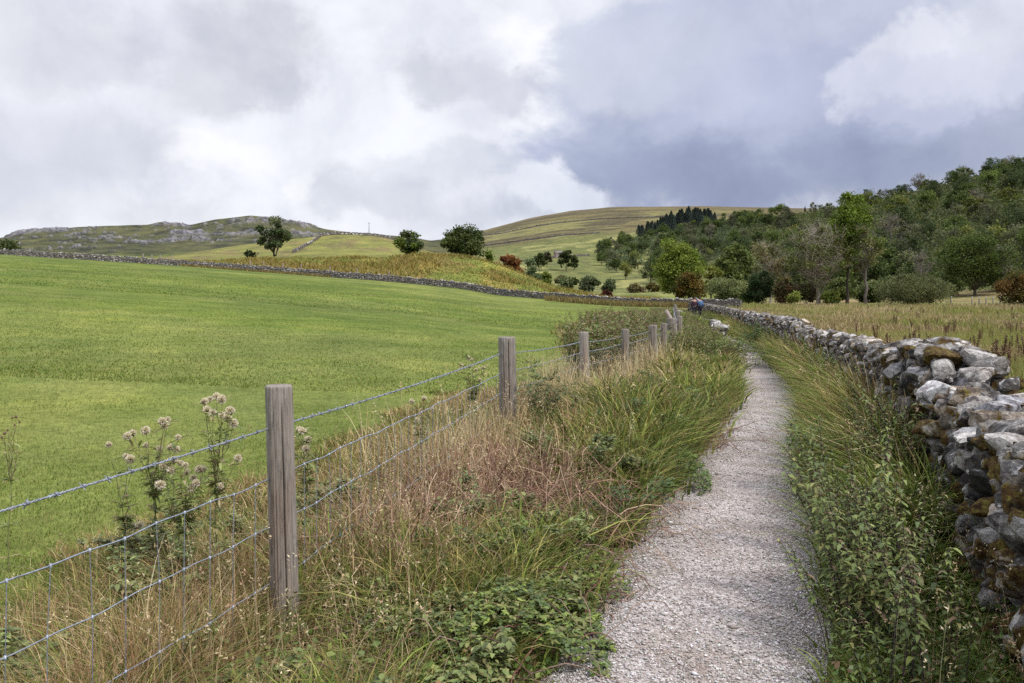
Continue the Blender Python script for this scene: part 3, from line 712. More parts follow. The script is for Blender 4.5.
# ------------------------------------------------------------------ fence beside the path
def build_fence():
    root = empty('wire_fence', (-1.03, 3.6, 0))
    tag(root, 'barbed wire and stock netting fence on round weathered wooden posts left of the path', 'fence', None)
    off = np.array([-1.03, 3.6, 0])
    posts = [(-.5, None, .07, 1.12), (3.6, 385, .060, None), (8.6, 337, .094, None), (12.8, 332, .078, None), (15.5, 329, .078, None), (18.5, 325, .095, None),
             (21.2, 323, .075, None), (23.5, 318, .135, None), (27.5, 316, .09, 1.2), (33, 311, .09, 1.25), (40, 308, .09, 1.25), (48, 306, .09, 1.25), (57, 304, .09, 1.25)]
    info = []
    for i, (y, pt, r, hh) in enumerate(posts):
        x = float(fx_(y)); g = h1(x, y); top = hh + g if pt is None else EYE - (pt - HY) * y / F
        lean = (random.gauss(0, .02), random.gauss(0, .02)) if i > 1 else (-.028, .0)
        hgt = top - g + .25
        m = MB(); ns = 128 if i < 3 else 24; zs = np.concatenate([np.linspace(0, hgt - .012, 26), [hgt - .004, hgt]])
        th = np.linspace(0, 2 * np.pi, ns, endpoint=False)
        face = math.atan2(-y, -x)
        rr = r * (1 + .018 * np.sin(th * 3 + i) + .012 * np.sin(th * 7 + 2 * i))
        crack = np.exp(-((np.angle(np.exp(1j * (th - face - .18)))) / .045) ** 2) + .35 * np.exp(-((np.angle(np.exp(1j * (th - face + .45)))) / .03) ** 2) + .3 * np.exp(-((np.angle(np.exp(1j * (th - face - .8)))) / .03) ** 2)
        V = []
        for k, z in enumerate(zs):
            t = z / hgt
            wv = np.interp(th - face, [-9, 9], [0, 0]); q = rr * (1.03 - .05 * t) + .0012 * np.sin(th * 31 + 3 * np.sin(z * 3)) + .0008 * np.sin(th * 57 + 2 * z) - crack * .30 * r * (.35 + .65 * (t > .25)) * (t < .97 if i != 1 else t < .93)
            if k >= len(zs) - 2: q = q * (.97 if k == len(zs) - 2 else .90)
            V.append(np.stack([q * np.cos(th) + lean[0] * z, q * np.sin(th) + lean[1] * z, np.full(ns, z)], 1))
        V = np.concatenate(V); nz = len(zs)
        a, b = np.meshgrid(np.arange(nz - 1), np.arange(ns), indexing='ij'); a = a.ravel(); b = b.ravel(); c = (b + 1) % ns
        col = np.array([(.235, .215, .195), (.24, .215, .195), (.22, .20, .18), (.26, .235, .21), (.21, .19, .17)][i % 5])
        m.add(V, np.stack([a * ns + b, a * ns + c, (a + 1) * ns + c, (a + 1) * ns + b], 1), col)
        m.add([[lean[0] * hgt, lean[1] * hgt, hgt + .001]], np.zeros((0, 3), int), col * .8)
        m.F.setdefault(3, []).append(np.stack([(nz - 1) * ns + np.arange(ns), (nz - 1) * ns + (np.arange(ns) + 1) % ns, np.full(ns, nz * ns)], 1))
        m.build('post', M_wood, root, False, (x - off[0], y - off[1], g - .25))
        info.append((x, y, g, top, r))
    # leaning split rail behind the strainer post
    m = MB(); m.tube([(5.45, 26.2, -.1), (5.35, 26.4, .8), (5.12, 26.6, 1.28)], [.07, .07, .06], 8, (.29, .25, .225)); 
    m.V = [v - off for v in m.V]; m.build('brace', M_wood, root)
    # wires
    ups = [.975, .755, .54, .285, .12]
    names = ['barbed_wire', 'wire', 'wire', 'wire', 'wire']
    pts_all = []
    for k, u in enumerate(ups):
        m = MB(); line = []
        for i in range(len(info) - 1):
            (xa, ya, ga, ta, ra), (xb, yb, gb, tb, rb) = info[i], info[i + 1]
            ex = -.9; ra_, rb_ = ra * ex - .006, rb * ex - .006
            za = ga + u + (ta - ga - 1.16) * (.8 if k == 0 else .4); zb = gb + u + (tb - gb - 1.16) * (.8 if k == 0 else .4)
            nn = max(8, int((yb - ya) / (.012 if (k == 0 and ya < 6) else .05)) ) if ya < 13 else 12
            t = np.linspace(0, 1, nn, endpoint=(i == len(info) - 2))
            sag = -.025 if k == 0 else -.015
            wob = .004 * np.sin(t * 37 + k) + .003 * np.sin(t * 83 + 2 * k) if k else 0
            line.append(np.stack([xa + ra_ + (xb + rb_ - xa - ra_) * t, ya + (yb - ya) * t, za + (zb - za) * t + sag * 4 * t * (1 - t) + wob], 1))
        line = np.concatenate(line) - off; pts_all.append(line)
        s = np.concatenate([[0], np.cumsum(np.linalg.norm(np.diff(line, axis=0), axis=1))])
        wr = 1 + np.clip(s - 4, 0, 40) * .09
        if k == 0:
            ph = s / .035 * 2 * np.pi
            for q in (0, np.pi):
                o2 = np.stack([np.cos(ph + q) * .0026, np.zeros_like(ph), np.sin(ph + q) * .0026], 1)
                m.tube(line + o2, .0026 * wr, 5, (.5, .5, .5))
            for sb in np.arange(.05, s[-1], .105):
                c = np.array([np.interp(sb, s, line[:, j]) for j in range(3)]); c2 = np.array([np.interp(sb + .012, s, line[:, j]) for j in range(3)])
                m.tube([c, c2], [.0068, .0068], 6, (.4, .4, .4))
                if sb < 14:
                    for q in range(2):
                        v = Vector((random.gauss(0, 1), random.gauss(0, .4), random.gauss(0, 1))).normalized() * .016
                        v = np.array(v); m.tube([c - v, c + v], [.0016, .0012], 4, (.4, .4, .4))
        else:
            m.tube(line, (.0024 if k > 1 else .003) * wr, 5, (.5, .5, .5))
        m.build(names[k], M_wire, root)
    m = MB(); top = pts_all[1]; bot = pts_all[4]; y = top[0, 1]
    ymax = 24 - 3.6
    yv = y + .05
    while yv < ymax:
        a = np.array([np.interp(yv, top[:, 1], top[:, j]) for j in range(3)]); lv = [a]
        jy = random.gauss(0, .008)
        for q in (2, 3, 4): lv.append(np.array([np.interp(yv + jy, pts_all[q][:, 1], pts_all[q][:, j]) for j in range(3)]))
        m.tube(lv, .0017, 4, (.4, .4, .4))
        for p in lv[:3]: m.tube([p - (0, 0, .006), p + (0, 0, .006)], .0045, 5, (.4, .4, .4))
        yv += .145
    m.build('netting', M_wire, root)
build_fence()

# small fence posts on far walls
def stake(px, d, h, label, w=.12, col=(.22, .19, .17), group=None, zoff=0):
    x, y, z = at(px, d); m = MB(); m.tube([(0, 0, -.2), (.01, 0, h * .5), (random.gauss(0, .04), 0, h)], [w / 2, w / 2, w * .45], 7, col)
    tag(m.build('fence_post', M_wood, None, False, (x, y, z + zoff)), label, 'fence post', group)
for px in (143, 152, 160, 172, 250, 264, 283, 301, 330, 357, 389):
    stake(px, float(dw_(px)) + 2.2, 1.9, 'thin wooden stake standing behind the long wall at the top of the pasture', .22, group='stakes behind the pasture wall')
for px, d in ((951, 121), (972, 123), (979, 123), (986, 123), (993, 124), (1000, 124)):
    stake(px, d, 1.3, 'short wooden stake in the rough field before the pale green bank', .2, (.30, .28, .26), group='stakes in the rough field')

# ================================================================== VEGETATION
def logd(n, a, b): return np.exp(rng.uniform(math.log(a), math.log(b), n))
class Acc:
    def __init__(s): s.V = []; s.Q = []; s.C = []; s.n = 0
    def add(s, t):
        V, Q, C = t; s.V.append(V); s.Q.append(Q + s.n); s.C.append(C); s.n += len(V)
    def build(s, name, mat, parent=None, loc=(0, 0, 0)):
        V = np.concatenate(s.V) - np.array(loc) * (1 if parent is None else 0)
        return obj(name, make_mesh(name, V, [np.concatenate(s.Q)], np.concatenate(s.C)), mat, parent, loc if parent is None else (0, 0, 0))

GRN = [(.115, .185, .033), (.085, .145, .027), (.15, .205, .042), (.19, .215, .065), (.28, .26, .12)]
STRAW = [(.42, .33, .17), (.34, .24, .12), (.50, .41, .24), (.25, .15, .08), (.20, .19, .06)]

# pasture turf
def pasture():
    A = Acc()
    for n, d0, d1, h0, h1_, w0 in ((190000, 2.3, 13, .022, .055, .0045), (100000, 12, 42, .03, .06, .013), (30000, 40, 105, .05, .08, .05)):
        px = rng.uniform(-140, 640, n); d = logd(n, d0, d1); x = (px - CX) / F * d
        k = x < fx_(d) - .15 + rng.normal(0, .12, n); x = x[k]; d = d[k]; n = len(x)
        patch = fbm(x * .9, d * .9, 3)
        h = rng.uniform(h0, h1_, n) * (.75 + .6 * patch)
        c = pick(GRN, [4, 3, 3, 1.6, .9], n, .28) * np.array([.92, .86, .76])
        tan = sstep(.46, .62, fbm(x * .55 + 30, d * .9, 4)) * (rng.random(n) < .5)
        c = mixc(c, np.array([.30, .28, .12]) * rng.uniform(.8, 1.2, (n, 1)), tan * .7)
        A.add(blades(x, d, H(x, d), h, w0 * rng.uniform(.7, 1.3, n), rng.uniform(0, 6.28, n), rng.uniform(.2, 1.0, n), c, 2))
    tag(A.build('pasture_grass', M_grass), kind='stuff', label='short grazed green grass of the sloping pasture')
pasture()

# rough field right of the wall
def rough():
    A = Acc()
    for n, d0, d1, hs, w0 in ((30000, 3.5, 12, .28, .005), (26000, 1.2, 9, .28, .006), (50000, 12, 40, .40, .014), (45000, 40, 122, .55, .05)):
        px = rng.uniform(700, 1180, n) if d0 > 2 else rng.uniform(1000, 2600, n); d = logd(n, d0, d1); x = (px - CX) / F * d
        k = x > wx_(np.clip(d, -4, 95)) + .45; x = x[k]; d = d[k]; n = len(x)
        zone = fbm(x * .25, d * .12, 4)
        h = hs * rng.uniform(.5, 1.2, n) * (.6 + .8 * zone)
        g = sstep(.50, .60, zone) * .85
        c = mixc(pick([(.34, .26, .15), (.26, .185, .11), (.44, .36, .23), (.19, .15, .075), (.14, .15, .05)], [4, 2.5, 3, 2.2, 2.2], n),
                 pick([(.15, .19, .04), (.20, .22, .06), (.30, .25, .11)], [3, 2, 1.5], n), g)
        A.add(blades(x, d, H(x, d), h, w0 * rng.uniform(.6, 1.4, n), rng.uniform(0, 6.28, n), rng.uniform(.1, .9, n), c, 2))
    tag(A.build('rough_grass', M_grass), kind='stuff', label='rough straw coloured grass of the field beyond the stone wall')
rough()

# tussocky grass on the bracken mound and beyond the far wall
def mound():
    A = Acc(); n = 60000
    px = rng.uniform(120, 660, n); d = rng.uniform(135, 215, n); k = d > dw_(px) + 2; px = px[k]; d = d[k]; n = len(px); x = (px - CX) / F * d
    p1 = fbm(px * .06, d * .07, 4); p2 = fbm(px * .02 + 8, d * .09, 4); m = sstep(.40, .5, p2) * (d > dw_(px) + 14)
    c = mixc(pick([(.15, .18, .045), (.22, .23, .06)], [1, 1], n), pick([(.25, .20, .06), (.22, .14, .05), (.19, .19, .055), (.32, .26, .10)], [4, 1.2, 2.4, 2], n), m)
    h = .25 + m * rng.uniform(.3, .9, n) * (.5 + p1)
    A.add(blades(x, d, H(x, d), h, rng.uniform(.12, .3, n), rng.uniform(0, 6.28, n), rng.uniform(.2, 1, n), c, 2))
    tag(A.build('bracken', M_grass), kind='stuff', label='golden bracken and long grass covering the mound behind the far wall')
mound()

def clumps(A, xs, ds, m, h, w, spread, col, straw, bend=(.3, 1.1), az=None, azs=.8, k=4):
    """bunches of blades fanning out of shared roots; straw = chance of a dead blade"""
    n = len(xs); h = np.broadcast_to(h, (n,)); w = np.broadcast_to(w, (n,)); spread = np.broadcast_to(spread, (n,)); straw = np.broadcast_to(straw, (n,))
    I = np.repeat(np.arange(n), m); N_ = len(I)
    dx = rng.normal(0, 1, N_) * spread[I]; dy = rng.normal(0, 1, N_) * spread[I]
    a = np.arctan2(dy, dx) + rng.normal(0, .6, N_)
    if az is not None: a = rng.normal(az, azs, N_)
    hh = h[I] * rng.uniform(.35, 1.1, N_) ** .8
    dead = rng.random(N_) < straw[I]
    c = col[I] * rng.uniform(.5, 1.6, (N_, 1))
    cs = pick([(.45, .33, .17), (.33, .225, .11), (.60, .48, .30), (.19, .11, .06), (.27, .15, .09)], [2.6, 3, 1.8, 2.2, 2.2], N_, .3)
    c = np.where(dead[:, None], cs, c)
    bd = np.where(dead, rng.uniform(bend[0] * .3, bend[1] * .9, N_), rng.uniform(bend[0], bend[1], N_))
    ww = w[I] * np.where(dead, .55, 1.0) * rng.uniform(.6, 1.4, N_)
    x = xs[I] + dx; d = ds[I] + dy
    A.add(blades(x, d, H(x, d), hh, ww, a, bd, c, k))
GCOL = [(.11, .155, .032), (.165, .20, .045), (.22, .225, .065), (.06, .088, .025), (.27, .225, .085), (.135, .175, .036)]
def verges():
    A = Acc()
    hole = lambda x, d: 1 - .62 * np.exp(-(((x + .05) / .75) ** 2 + ((d - 5.6) / .9) ** 2) ** 1.5) - .45 * np.exp(-(((x + .85) / .35) ** 2 + ((d - 3.35) / .45) ** 2) ** 1.5)
    # left verge
    for n, d0, d1, m, wf in ((3500, 1.6, 6.5, 14, 1.15), (2700, 6, 19, 10, 2.7), (2300, 17, 75, 13, 5)):
        d = logd(n, d0, d1); t = rng.uniform(-.10, 1.0, n)
        a = fx_(d); b = pc(d) - pw(d) / 2 - .05
        if d1 > 20: a = a - np.interp(d, [10, 18, 26, 40, 75], [.2, 1.2, 3.5, 5, 6]) * rng.uniform(.6, 1.1, n)
        x = a + (b - a) * t
        stony = (d < 5.0) & (x > b - .30); keep = ~stony | (rng.random(n) < .12); x, d, t = x[keep], d[keep], t[keep]; n = len(x)
        nz = fbm(x * 1.5 + 3, d * 1.0, 4); nz2 = fbm(x * .8 + 13, d * .6, 3)
        st = np.clip(sstep(.75, .15, t + (nz - .5) * 1.3), .06, .85) * np.where(d > 16, .6, 1) * np.where(d < 4.6, .50, 1)
        hb = np.interp(d, [1.6, 3.3, 4.3, 5.5, 7, 10, 13, 20, 26, 40], [.28, .36, .54, .66, .76, .70, .56, .50, .68, .76]) * np.where(t < .32, np.where(d > 6.2, .62, .95), 1.0) * hole(x, d)
        h = hb * (.45 + 1.0 * nz) * (1 - .15 * sstep(.6, 1, t))
        ci = rng.integers(0, len(GCOL), n); col = np.array(GCOL)[ci] * rng.uniform(.6, 1.35, (n, 1))
        w = rng.choice([.004, .006, .009, .013], n) * wf * np.clip(d / (4 if d1 < 10 else (10 if d1 < 30 else 28)), .8, 2)
        clumps(A, x, d, m, h, w, rng.uniform(.03, .09, n) * (1 if d1 < 10 else 1.5), col, st, (.25, 1.25))
    # rough strip on the pasture side of the fence
    n = 4600; d = logd(n, 1.9, 13); x = fx_(d) - rng.uniform(0, 1, n) ** 1.2 * 1.95 * (.6 + .8 * fbm(d * 1.1, d * .3 + 5, 3)); nz = fbm(x * 1.5, d * 1.2, 4)
    h = (.16 + .42 * nz) * np.clip(1.2 - (fx_(d) - x) * .48, .25, 1); col = np.array(GCOL)[rng.integers(0, len(GCOL), n)] * rng.uniform(.85, 1.25, (n, 1))
    clumps(A, x, d, 13, h, rng.uniform(.0035, .0075, n) * np.clip(d / 4, 1, 2.4), rng.uniform(.03, .09, n), col * rng.uniform(.6, 1.2, (n, 1)), np.clip(nz * 1.6 - .35, .1, .8), (.2, 1.3))
    # long dead stems lying about near the camera, on both sides of the fence
    n = 2800; d = logd(n, 1.9, 6.5); x = fx_(d) + rng.normal(.1, .75, n); k = x < pc(d) - pw(d) / 2 - .2; x, d = x[k], d[k]; n = len(x)
    A.add(blades(x, d, H(x, d), rng.uniform(.12, .36, n), rng.uniform(.003, .0055, n), rng.uniform(0, 6.28, n), rng.uniform(.8, 2.6, n), pick([(.50, .40, .25), (.38, .28, .16), (.30, .19, .12), (.24, .15, .10)], [3, 3, 2, 2], n), 4))
    # tall pale stalks standing along the fence
    n = 600; d = logd(n, 2.6, 14); x = fx_(d) + rng.normal(.12, .25, n); h = rng.uniform(.4, .95, n) * np.interp(d, [2.4, 3.8, 5.5, 9], [.55, .68, 1.0, .95])
    A.add(blades(x, d, H(x, d), h, rng.uniform(.003, .0055, n) * np.clip(d / 5, 1, 2.4), rng.uniform(0, 6.28, n), rng.uniform(.02, .45, n), pick([(.54, .45, .29), (.44, .34, .20), (.36, .25, .15)], [3, 3, 2], n), 4))
    # grasses in seed
    n = 1100; d = logd(n, 2.7, 18); x = fx_(d) + rng.normal(.35, .7, n) * np.clip(d / 7, .8, 1.3); k = x < pc(d) - pw(d) / 2 - .25; x, d = x[k], d[k]; n = len(x); x = np.where(rng.random(n) < .25, wx_(d) - rng.uniform(.35, .9, n), x)
    h = rng.uniform(.5, 1.0, n) * np.interp(d, [2.4, 3.8, 5.5, 7, 9], [.5, .7, .9, .75, .75]); az = rng.uniform(0, 6.28, n); bd = rng.uniform(.02, .5, n); z = H(x, d)
    sc_ = pick([(.46, .36, .22), (.36, .25, .16), (.55, .46, .31)], [3, 2, 2], n); A.add(blades(x, d, z, h, rng.uniform(.0018, .003, n) * np.clip(d / 5, 1, 2.4), az, bd, sc_, 5))
    I = np.repeat(np.arange(n), 14); tt = rng.uniform(.78, 1.02, len(I)); P = np.stack([x[I] + np.cos(az[I]) * bd[I] * h[I] * tt ** 2, d[I] + np.sin(az[I]) * bd[I] * h[I] * tt ** 2, z[I] + h[I] * (tt - .35 * bd[I] * tt ** 3)], 1) + rng.normal(0, .007, (len(I), 3))
    A.add(leaf_quads(P, rng.uniform(.008, .02, len(I)) * np.clip(d[I] / 5, 1, 2.2), sc_[I] * rng.uniform(.7, 1.2, (len(I), 1)), .35, .5))
    for (cx, cd, m, hh, sp) in ((.55, 10.3, 300, 1.0, .13), (-.55, 6.6, 180, .8, .35), (-.25, 7.4, 120, .7, .2), (2.05, 14.2, 160, .85, .2), (2.9, 16.5, 150, .85, .2), (1.2, 11.6, 140, .8, .2), (3.3, 19, 150, .9, .3)):
        x = rng.normal(cx, sp, m); d = rng.normal(cd, sp, m); m = int(m)
        A.add(blades(x, d, H(x, d), hh * rng.uniform(.5, 1.05, m), rng.uniform(.004, .010, m) * max(1, cd / 9), rng.uniform(0, 6.28, m), rng.uniform(.02, .35, m), pick([(.58, .49, .32), (.46, .36, .21)], [3, 2], m), 4))
    # right verge
    for n, d0, d1, m, wf in ((1500, 2.2, 6.5, 11, 1.6), (1900, 6, 19, 10, 2.8), (1600, 17, 75, 13, 5)):
        d = logd(n, d0, d1); a = pc(d) + pw(d) / 2 + .14; b = wx_(d) - .26; t = rng.uniform(0, 1, n); x = a + (b - a) * t
        nz = fbm(x * 1.6 + 8, d * 1.1, 4)
        hb = np.interp(d, [2.2, 4, 4.8, 8, 18, 40], [.18, .34, .74, .80, .74, .74]); h = hb * (.45 + 1.0 * nz) * (.70 + .55 * t * (d > 4.6))
        st = sstep(.45, .65, nz) * .38 * (d > 4.8) + .07
        col = np.array(GCOL)[rng.choice(len(GCOL), n, p=[.30, .26, .09, .17, .03, .15])] * rng.uniform(.65, 1.35, (n, 1))
        clumps(A, x, d, m, h, rng.uniform(.0045, .009, n) * wf * np.clip(d / (4 if d1 < 10 else (10 if d1 < 30 else 28)), .8, 2), rng.uniform(.03, .08, n) * (1 if d1 < 10 else 1.5), col, st, (.3, 1.3))
    # tussocks arching out over both path edges
    for side, ds in ((1, np.linspace(5.0, 24, 34)), (-1, np.linspace(6.0, 24, 44))):
        for d_ in ds:
            d_ = d_ + random.uniform(-.2, .2); m = int(130 * (6 / (d_ + 3)) ** .5)
            ed = float(pc(d_) + side * pw(d_) / 2) + side * (random.uniform(.30, .55) if side > 0 else random.uniform(.10, .36))
            base = random.choice([(.13, .16, .04), (.18, .195, .055), (.24, .23, .08), (.10, .13, .036), (.22, .21, .075)])
            clumps(A, np.array([ed]), np.array([d_]), m, random.uniform(.38, .62), .0095 * max(1, d_ / 7), .09, np.array([base]), .18, (.5, 1.3), math.pi if side > 0 else 0, 1.0)
    tag(A.build('verge_grass', M_grass), kind='stuff', label='tall green and straw grass crowding both verges of the path')
    # low leafy litter at ground level and fallen twigs on the path edge
    B = Acc(); n = 26000
    d = logd(n, 1.8, 12); t = rng.uniform(-.1, 1.0, n); a = fx_(d); b = pc(d) - pw(d) / 2; x = a + (b - a) * t
    P = np.stack([x, d, H(x, d) + rng.uniform(.0, .16, n) * (1 - .6 * (t > .85))], 1)
    B.add(leaf_quads(P, rng.uniform(.014, .048, n), pick([(.10, .15, .035), (.07, .11, .03), (.15, .18, .05), (.12, .07, .04), (.20, .14, .07)], [3, 3, 2, 2, 1], n), .6))
    d = logd(12000, 2.2, 10); x = pc(d) + pw(d) / 2 + .05 + (wx_(d) - .3 - pc(d) - pw(d) / 2) * rng.uniform(0, 1, 12000)
    P = np.stack([x, d, H(x, d) + rng.uniform(0, .2, 12000)], 1)
    B.add(leaf_quads(P, rng.uniform(.014, .035, 12000), pick([(.09, .13, .035), (.06, .095, .025), (.13, .08, .05)], [3, 3, 1.2], 12000), .6))
    n = 2600; y = logd(n, 2.2, 5.6); x = pc(y) - pw(y) / 2 - np.abs(rng.normal(0, .12, n)) + .03
    B.add(blades(x, y, H(x, y) + .02, rng.uniform(.006, .03, n), rng.uniform(.002, .005, n), rng.uniform(0, 6.28, n), rng.uniform(3, 9, n), pick([(.16, .095, .065), (.10, .06, .045), (.24, .16, .11)], [3, 2, 1.5], n), 2))
    tag(B.build('ground_litter', M_leaf), kind='stuff', label='small leaves, dead stalks and litter low among the verge grass')
verges()

# ------------------------------------------------------------------ leafy plants
def leaf_blade(P, D, size, width, col, fold=.35, drop=.35):
    """8-vertex drooping leaf folded along its midrib; arrays of base P, horizontal direction D"""
    n = len(P); up = np.array([0, 0, 1.0]); W = np.cross(D, up); W /= np.linalg.norm(W, axis=1, keepdims=True) + 1e-9
    s = size[:, None]; w = width[:, None] * .5
    def pt(t, side, k): return P + D * s * t + up * (s * (.12 * t - drop * t * t)) + W * w * side * k + up * (w * fold * abs(side) * k)
    V = np.stack([P, pt(.32, 1, 1), pt(.32, 0, 1), pt(.32, -1, 1), pt(.68, 1, .75), pt(.68, 0, 1), pt(.68, -1, .75), pt(1, 0, 1)], 1)
    b = (np.arange(n) * 8)[:, None, None]
    T = np.array([[0, 2, 1, 1], [0, 3, 2, 2]])
    Q = (b + np.array([[1, 2, 5, 4], [2, 3, 6, 5]])[None]).reshape(-1, 4); Tr = (b + np.array([[0, 2, 1], [0, 3, 2], [4, 5, 7], [5, 6, 7]])[None]).reshape(-1, 3)
    return V.reshape(-1, 3), Q, Tr, np.repeat(col, 8, axis=0)

def nettle_meshes(seed, h, nst, kind):
    r = np.random.default_rng(seed); st = MB(); fo = MB(); fl = MB()
    for s in range(nst):
        az = r.uniform(0, 6.28); b = np.array([r.normal(0, .05), r.normal(0, .05), 0]); hh = h * r.uniform(.65, 1.05)
        tip = b + np.array([math.cos(az), math.sin(az), 0]) * hh * r.uniform(.05, .38) + np.array([0, 0, hh])
        pts = bezier(b, tip, 0, 9, .008, r); pts[:, :2] = b[:2] + (tip - b)[:2] * (np.linspace(0, 1, 9) ** 1.8)[:, None]
        st.tube(pts, np.linspace(.0042, .0018, 9), 5, (.055, .035, .045) if kind == 0 else (.15, .10, .05))
        z0 = .30 if kind == 0 else .1; m = int(hh * (1 - z0) / .026); tt = np.linspace(z0, 1, m); 
        for i, t in enumerate(tt):
            p = np.array([np.interp(t, np.linspace(0, 1, 9), pts[:, j]) for j in range(3)])
            if r.random() < .25 * (1 - t): continue
            n = 2; a0 = i * 1.9 + s; D = np.array([[math.cos(a0 + q * math.pi + r.normal(0, .3)), math.sin(a0 + q * math.pi + r.normal(0, .3)), 0] for q in range(n)])
            sz = (.060 if kind == 0 else .045) * (1.0 - .55 * abs(t - .55)) * r.uniform(.45, 1.45, n)
            base = np.array([(.095, .125, .04), (.135, .165, .05), (.065, .09, .034), (.19, .18, .07), (.13, .09, .06)][r.choice(5, p=[.34, .28, .2, .11, .07])])
            V, Q, Tr, C = leaf_blade(np.repeat(p[None], n, 0), D, sz, sz * .42, np.tile(base, (n, 1)) * r.uniform(.8, 1.25), .3, r.uniform(.2, .7))
            k = fo.n; fo.add(V, Q, C); fo.F.setdefault(3, []).append(Tr + k)
            if t > .5 and r.random() < .55:     # hanging catkins / seed tassels
                for q in range(3):
                    a1 = r.uniform(0, 6.28); e = p + np.array([math.cos(a1) * .022, math.sin(a1) * .022, -.02 * r.random()])
                    fl.tube([p, e], [.002, .0035], 4, (.12, .09, .055) if r.random() < .6 else (.15, .15, .06))
    if not fl.n: fl.tube([tip, tip + [0, 0, .02]], [.003, .004], 4, (.12, .09, .055))
    return st.mesh('stem', True), fo.mesh('foliage'), fl.mesh('blossom')

NET = [nettle_meshes(20 + i, 1.0, random.choice([4, 5, 6]), 0) for i in range(7)]
def nettle(x, y, s, rz, label, group=None, tilt=(0, 0)):
    e = empty('nettle', (x, y, h1(x, y)), rz); e.rotation_euler = (tilt[0], tilt[1], rz); e.scale = (s, s, s); tag(e, label, 'nettle', group)
    me = NET[random.randrange(len(NET))]
    obj('stem', me[0], M_stem, e); obj('foliage', me[1], M_leaf, e); obj('blossom', me[2], M_stem, e)
    return e
near = [(1.38, 3.0, .42), (1.55, 3.15, .62), (1.42, 3.45, .50), (1.62, 3.6, .70), (1.78, 3.35, .72), (1.52, 3.85, .58), (1.72, 4.05, .74), (1.90, 3.75, .80), (1.30, 2.75, .34),
        (1.62, 2.8, .60), (1.48, 4.2, .42), (1.86, 4.35, .76), (2.02, 4.15, .78), (1.68, 4.5, .55), (2.05, 4.7, .72), (1.35, 3.3, .34), (1.90, 3.1, .66), (2.2, 5.0, .70), (1.82, 2.7, .55), (1.5, 2.5, .4), (1.7, 3.8, .66), (1.45, 3.65, .42),
        (1.98, 3.45, .70), (1.6, 3.3, .5), (1.75, 3.9, .6), (1.95, 4.5, .7), (2.1, 4.4, .6), (1.38, 3.85, .34)]
walk_n = [(14.1, 58), (14.5, 60), (14.9, 62), (14.3, 61), (14.7, 59.5), (13.9, 60.5), (15.2, 63), (14.6, 57.5)]
for x, y in walk_n: nettle(x, y, random.uniform(.75, .95), 0, 'leafy nettle on the verge in front of the two walkers', 'nettles before the walkers')
near = [(x, y, s) for x, y, s in near if y > 2.9 and x < .50 + y * .36] + [(.9 + y * random.uniform(.15, .25), y, random.uniform(.50, .74)) for y in [random.uniform(2.9, 4.8) for _ in range(18)]] + [(float(wx_(y)) - random.uniform(.36, .6), y, random.uniform(.60, .80)) for y in [random.uniform(4.9, 6.4) for _ in range(12)]]
for i, (x, y, s) in enumerate(near):
    if x < float(pc(y) + pw(y) / 2) + .12: x = float(pc(y) + pw(y) / 2) + .14
    nettle(x, y, s * 1.15, random.uniform(0, 6.28), 'dark stemmed leafy nettle in the thick patch between the path and the mossy wall', 'nettles beside the near wall', (random.gauss(0, .12), random.gauss(-.06, .14)))
for i in range(170):
    side = random.random() < .55; d = math.exp(random.uniform(math.log(5.6), math.log(44))) if side else (random.uniform(6.2, 13) if random.random() < .4 else random.uniform(22, 44))
    x = float(wx_(d)) - random.uniform(.36, .75) if side else float(fx_(d)) + random.uniform(.1, .95) * (float(pc(d) - pw(d) / 2) - float(fx_(d)))
    nettle(x, d, random.uniform(.55, .9) * ((1 if side else .9) if d > 14 else (.95 if side else .72)), random.uniform(0, 6.28), 'leafy green nettle at the foot of the stone wall beside the path' if side else 'leafy green nettle among the grass between the fence and the path',
           'nettles along the wall foot' if side else 'nettles in the fence verge')

# rose seedling reaching over the right edge, and other leafy sprigs with compound leaves
def sprig_mesh(seed, h, nst, spread, leafc, ls=.02, dens=60, dead=0.0):
    r = np.random.default_rng(seed); st = MB(); fo = MB()
    for s in range(nst):
        az = r.uniform(0, 6.28); reach = spread * r.uniform(.3, 1); hh = h * r.uniform(.55, 1)
        t = np.linspace(0, 1, 12); pts = np.stack([math.cos(az) * reach * t ** 1.5, math.sin(az) * reach * t ** 1.5, hh * (t - .30 * t ** 3 * (reach / max(h, .01)))], 1) + r.normal(0, .006, (12, 3)) * t[:, None]
        st.tube(pts, np.linspace(.004, .0012, 12), 4, np.array((.13, .075, .05)) * r.uniform(.7, 1.5))
        nb = int(7 * (1 - dead) + 5)
        for q in range(nb):
            k = r.integers(3, 12); v = r.normal(0, 1, 3); v[2] = abs(v[2]) * .5; v /= np.linalg.norm(v); e = pts[k] + v * r.uniform(.05, .16) * (h / .7)
            st.tube([pts[k], e], [.0016, .0008], 3, (.14, .085, .055))
            if r.random() < dead: continue
            m = int(dens / nb * 2); P = pts[k] + (e - pts[k]) * r.uniform(.1, 1.05, (m, 1)) + r.normal(0, .013, (m, 3))
            col = np.array(leafc)[r.integers(0, len(leafc), m)] * r.uniform(.75, 1.3, (m, 1))
            D = r.normal(0, 1, (m, 3)); D[:, 2] *= .35; D /= np.linalg.norm(D, axis=1, keepdims=True); sz = ls * r.uniform(.6, 1.3, m)
            V, Q, Tr, C = leaf_blade(P, D, sz, sz * .62, col, .25, .3); kk = fo.n; fo.add(V, Q, C); fo.F.setdefault(3, []).append(Tr + kk)
    return st, fo
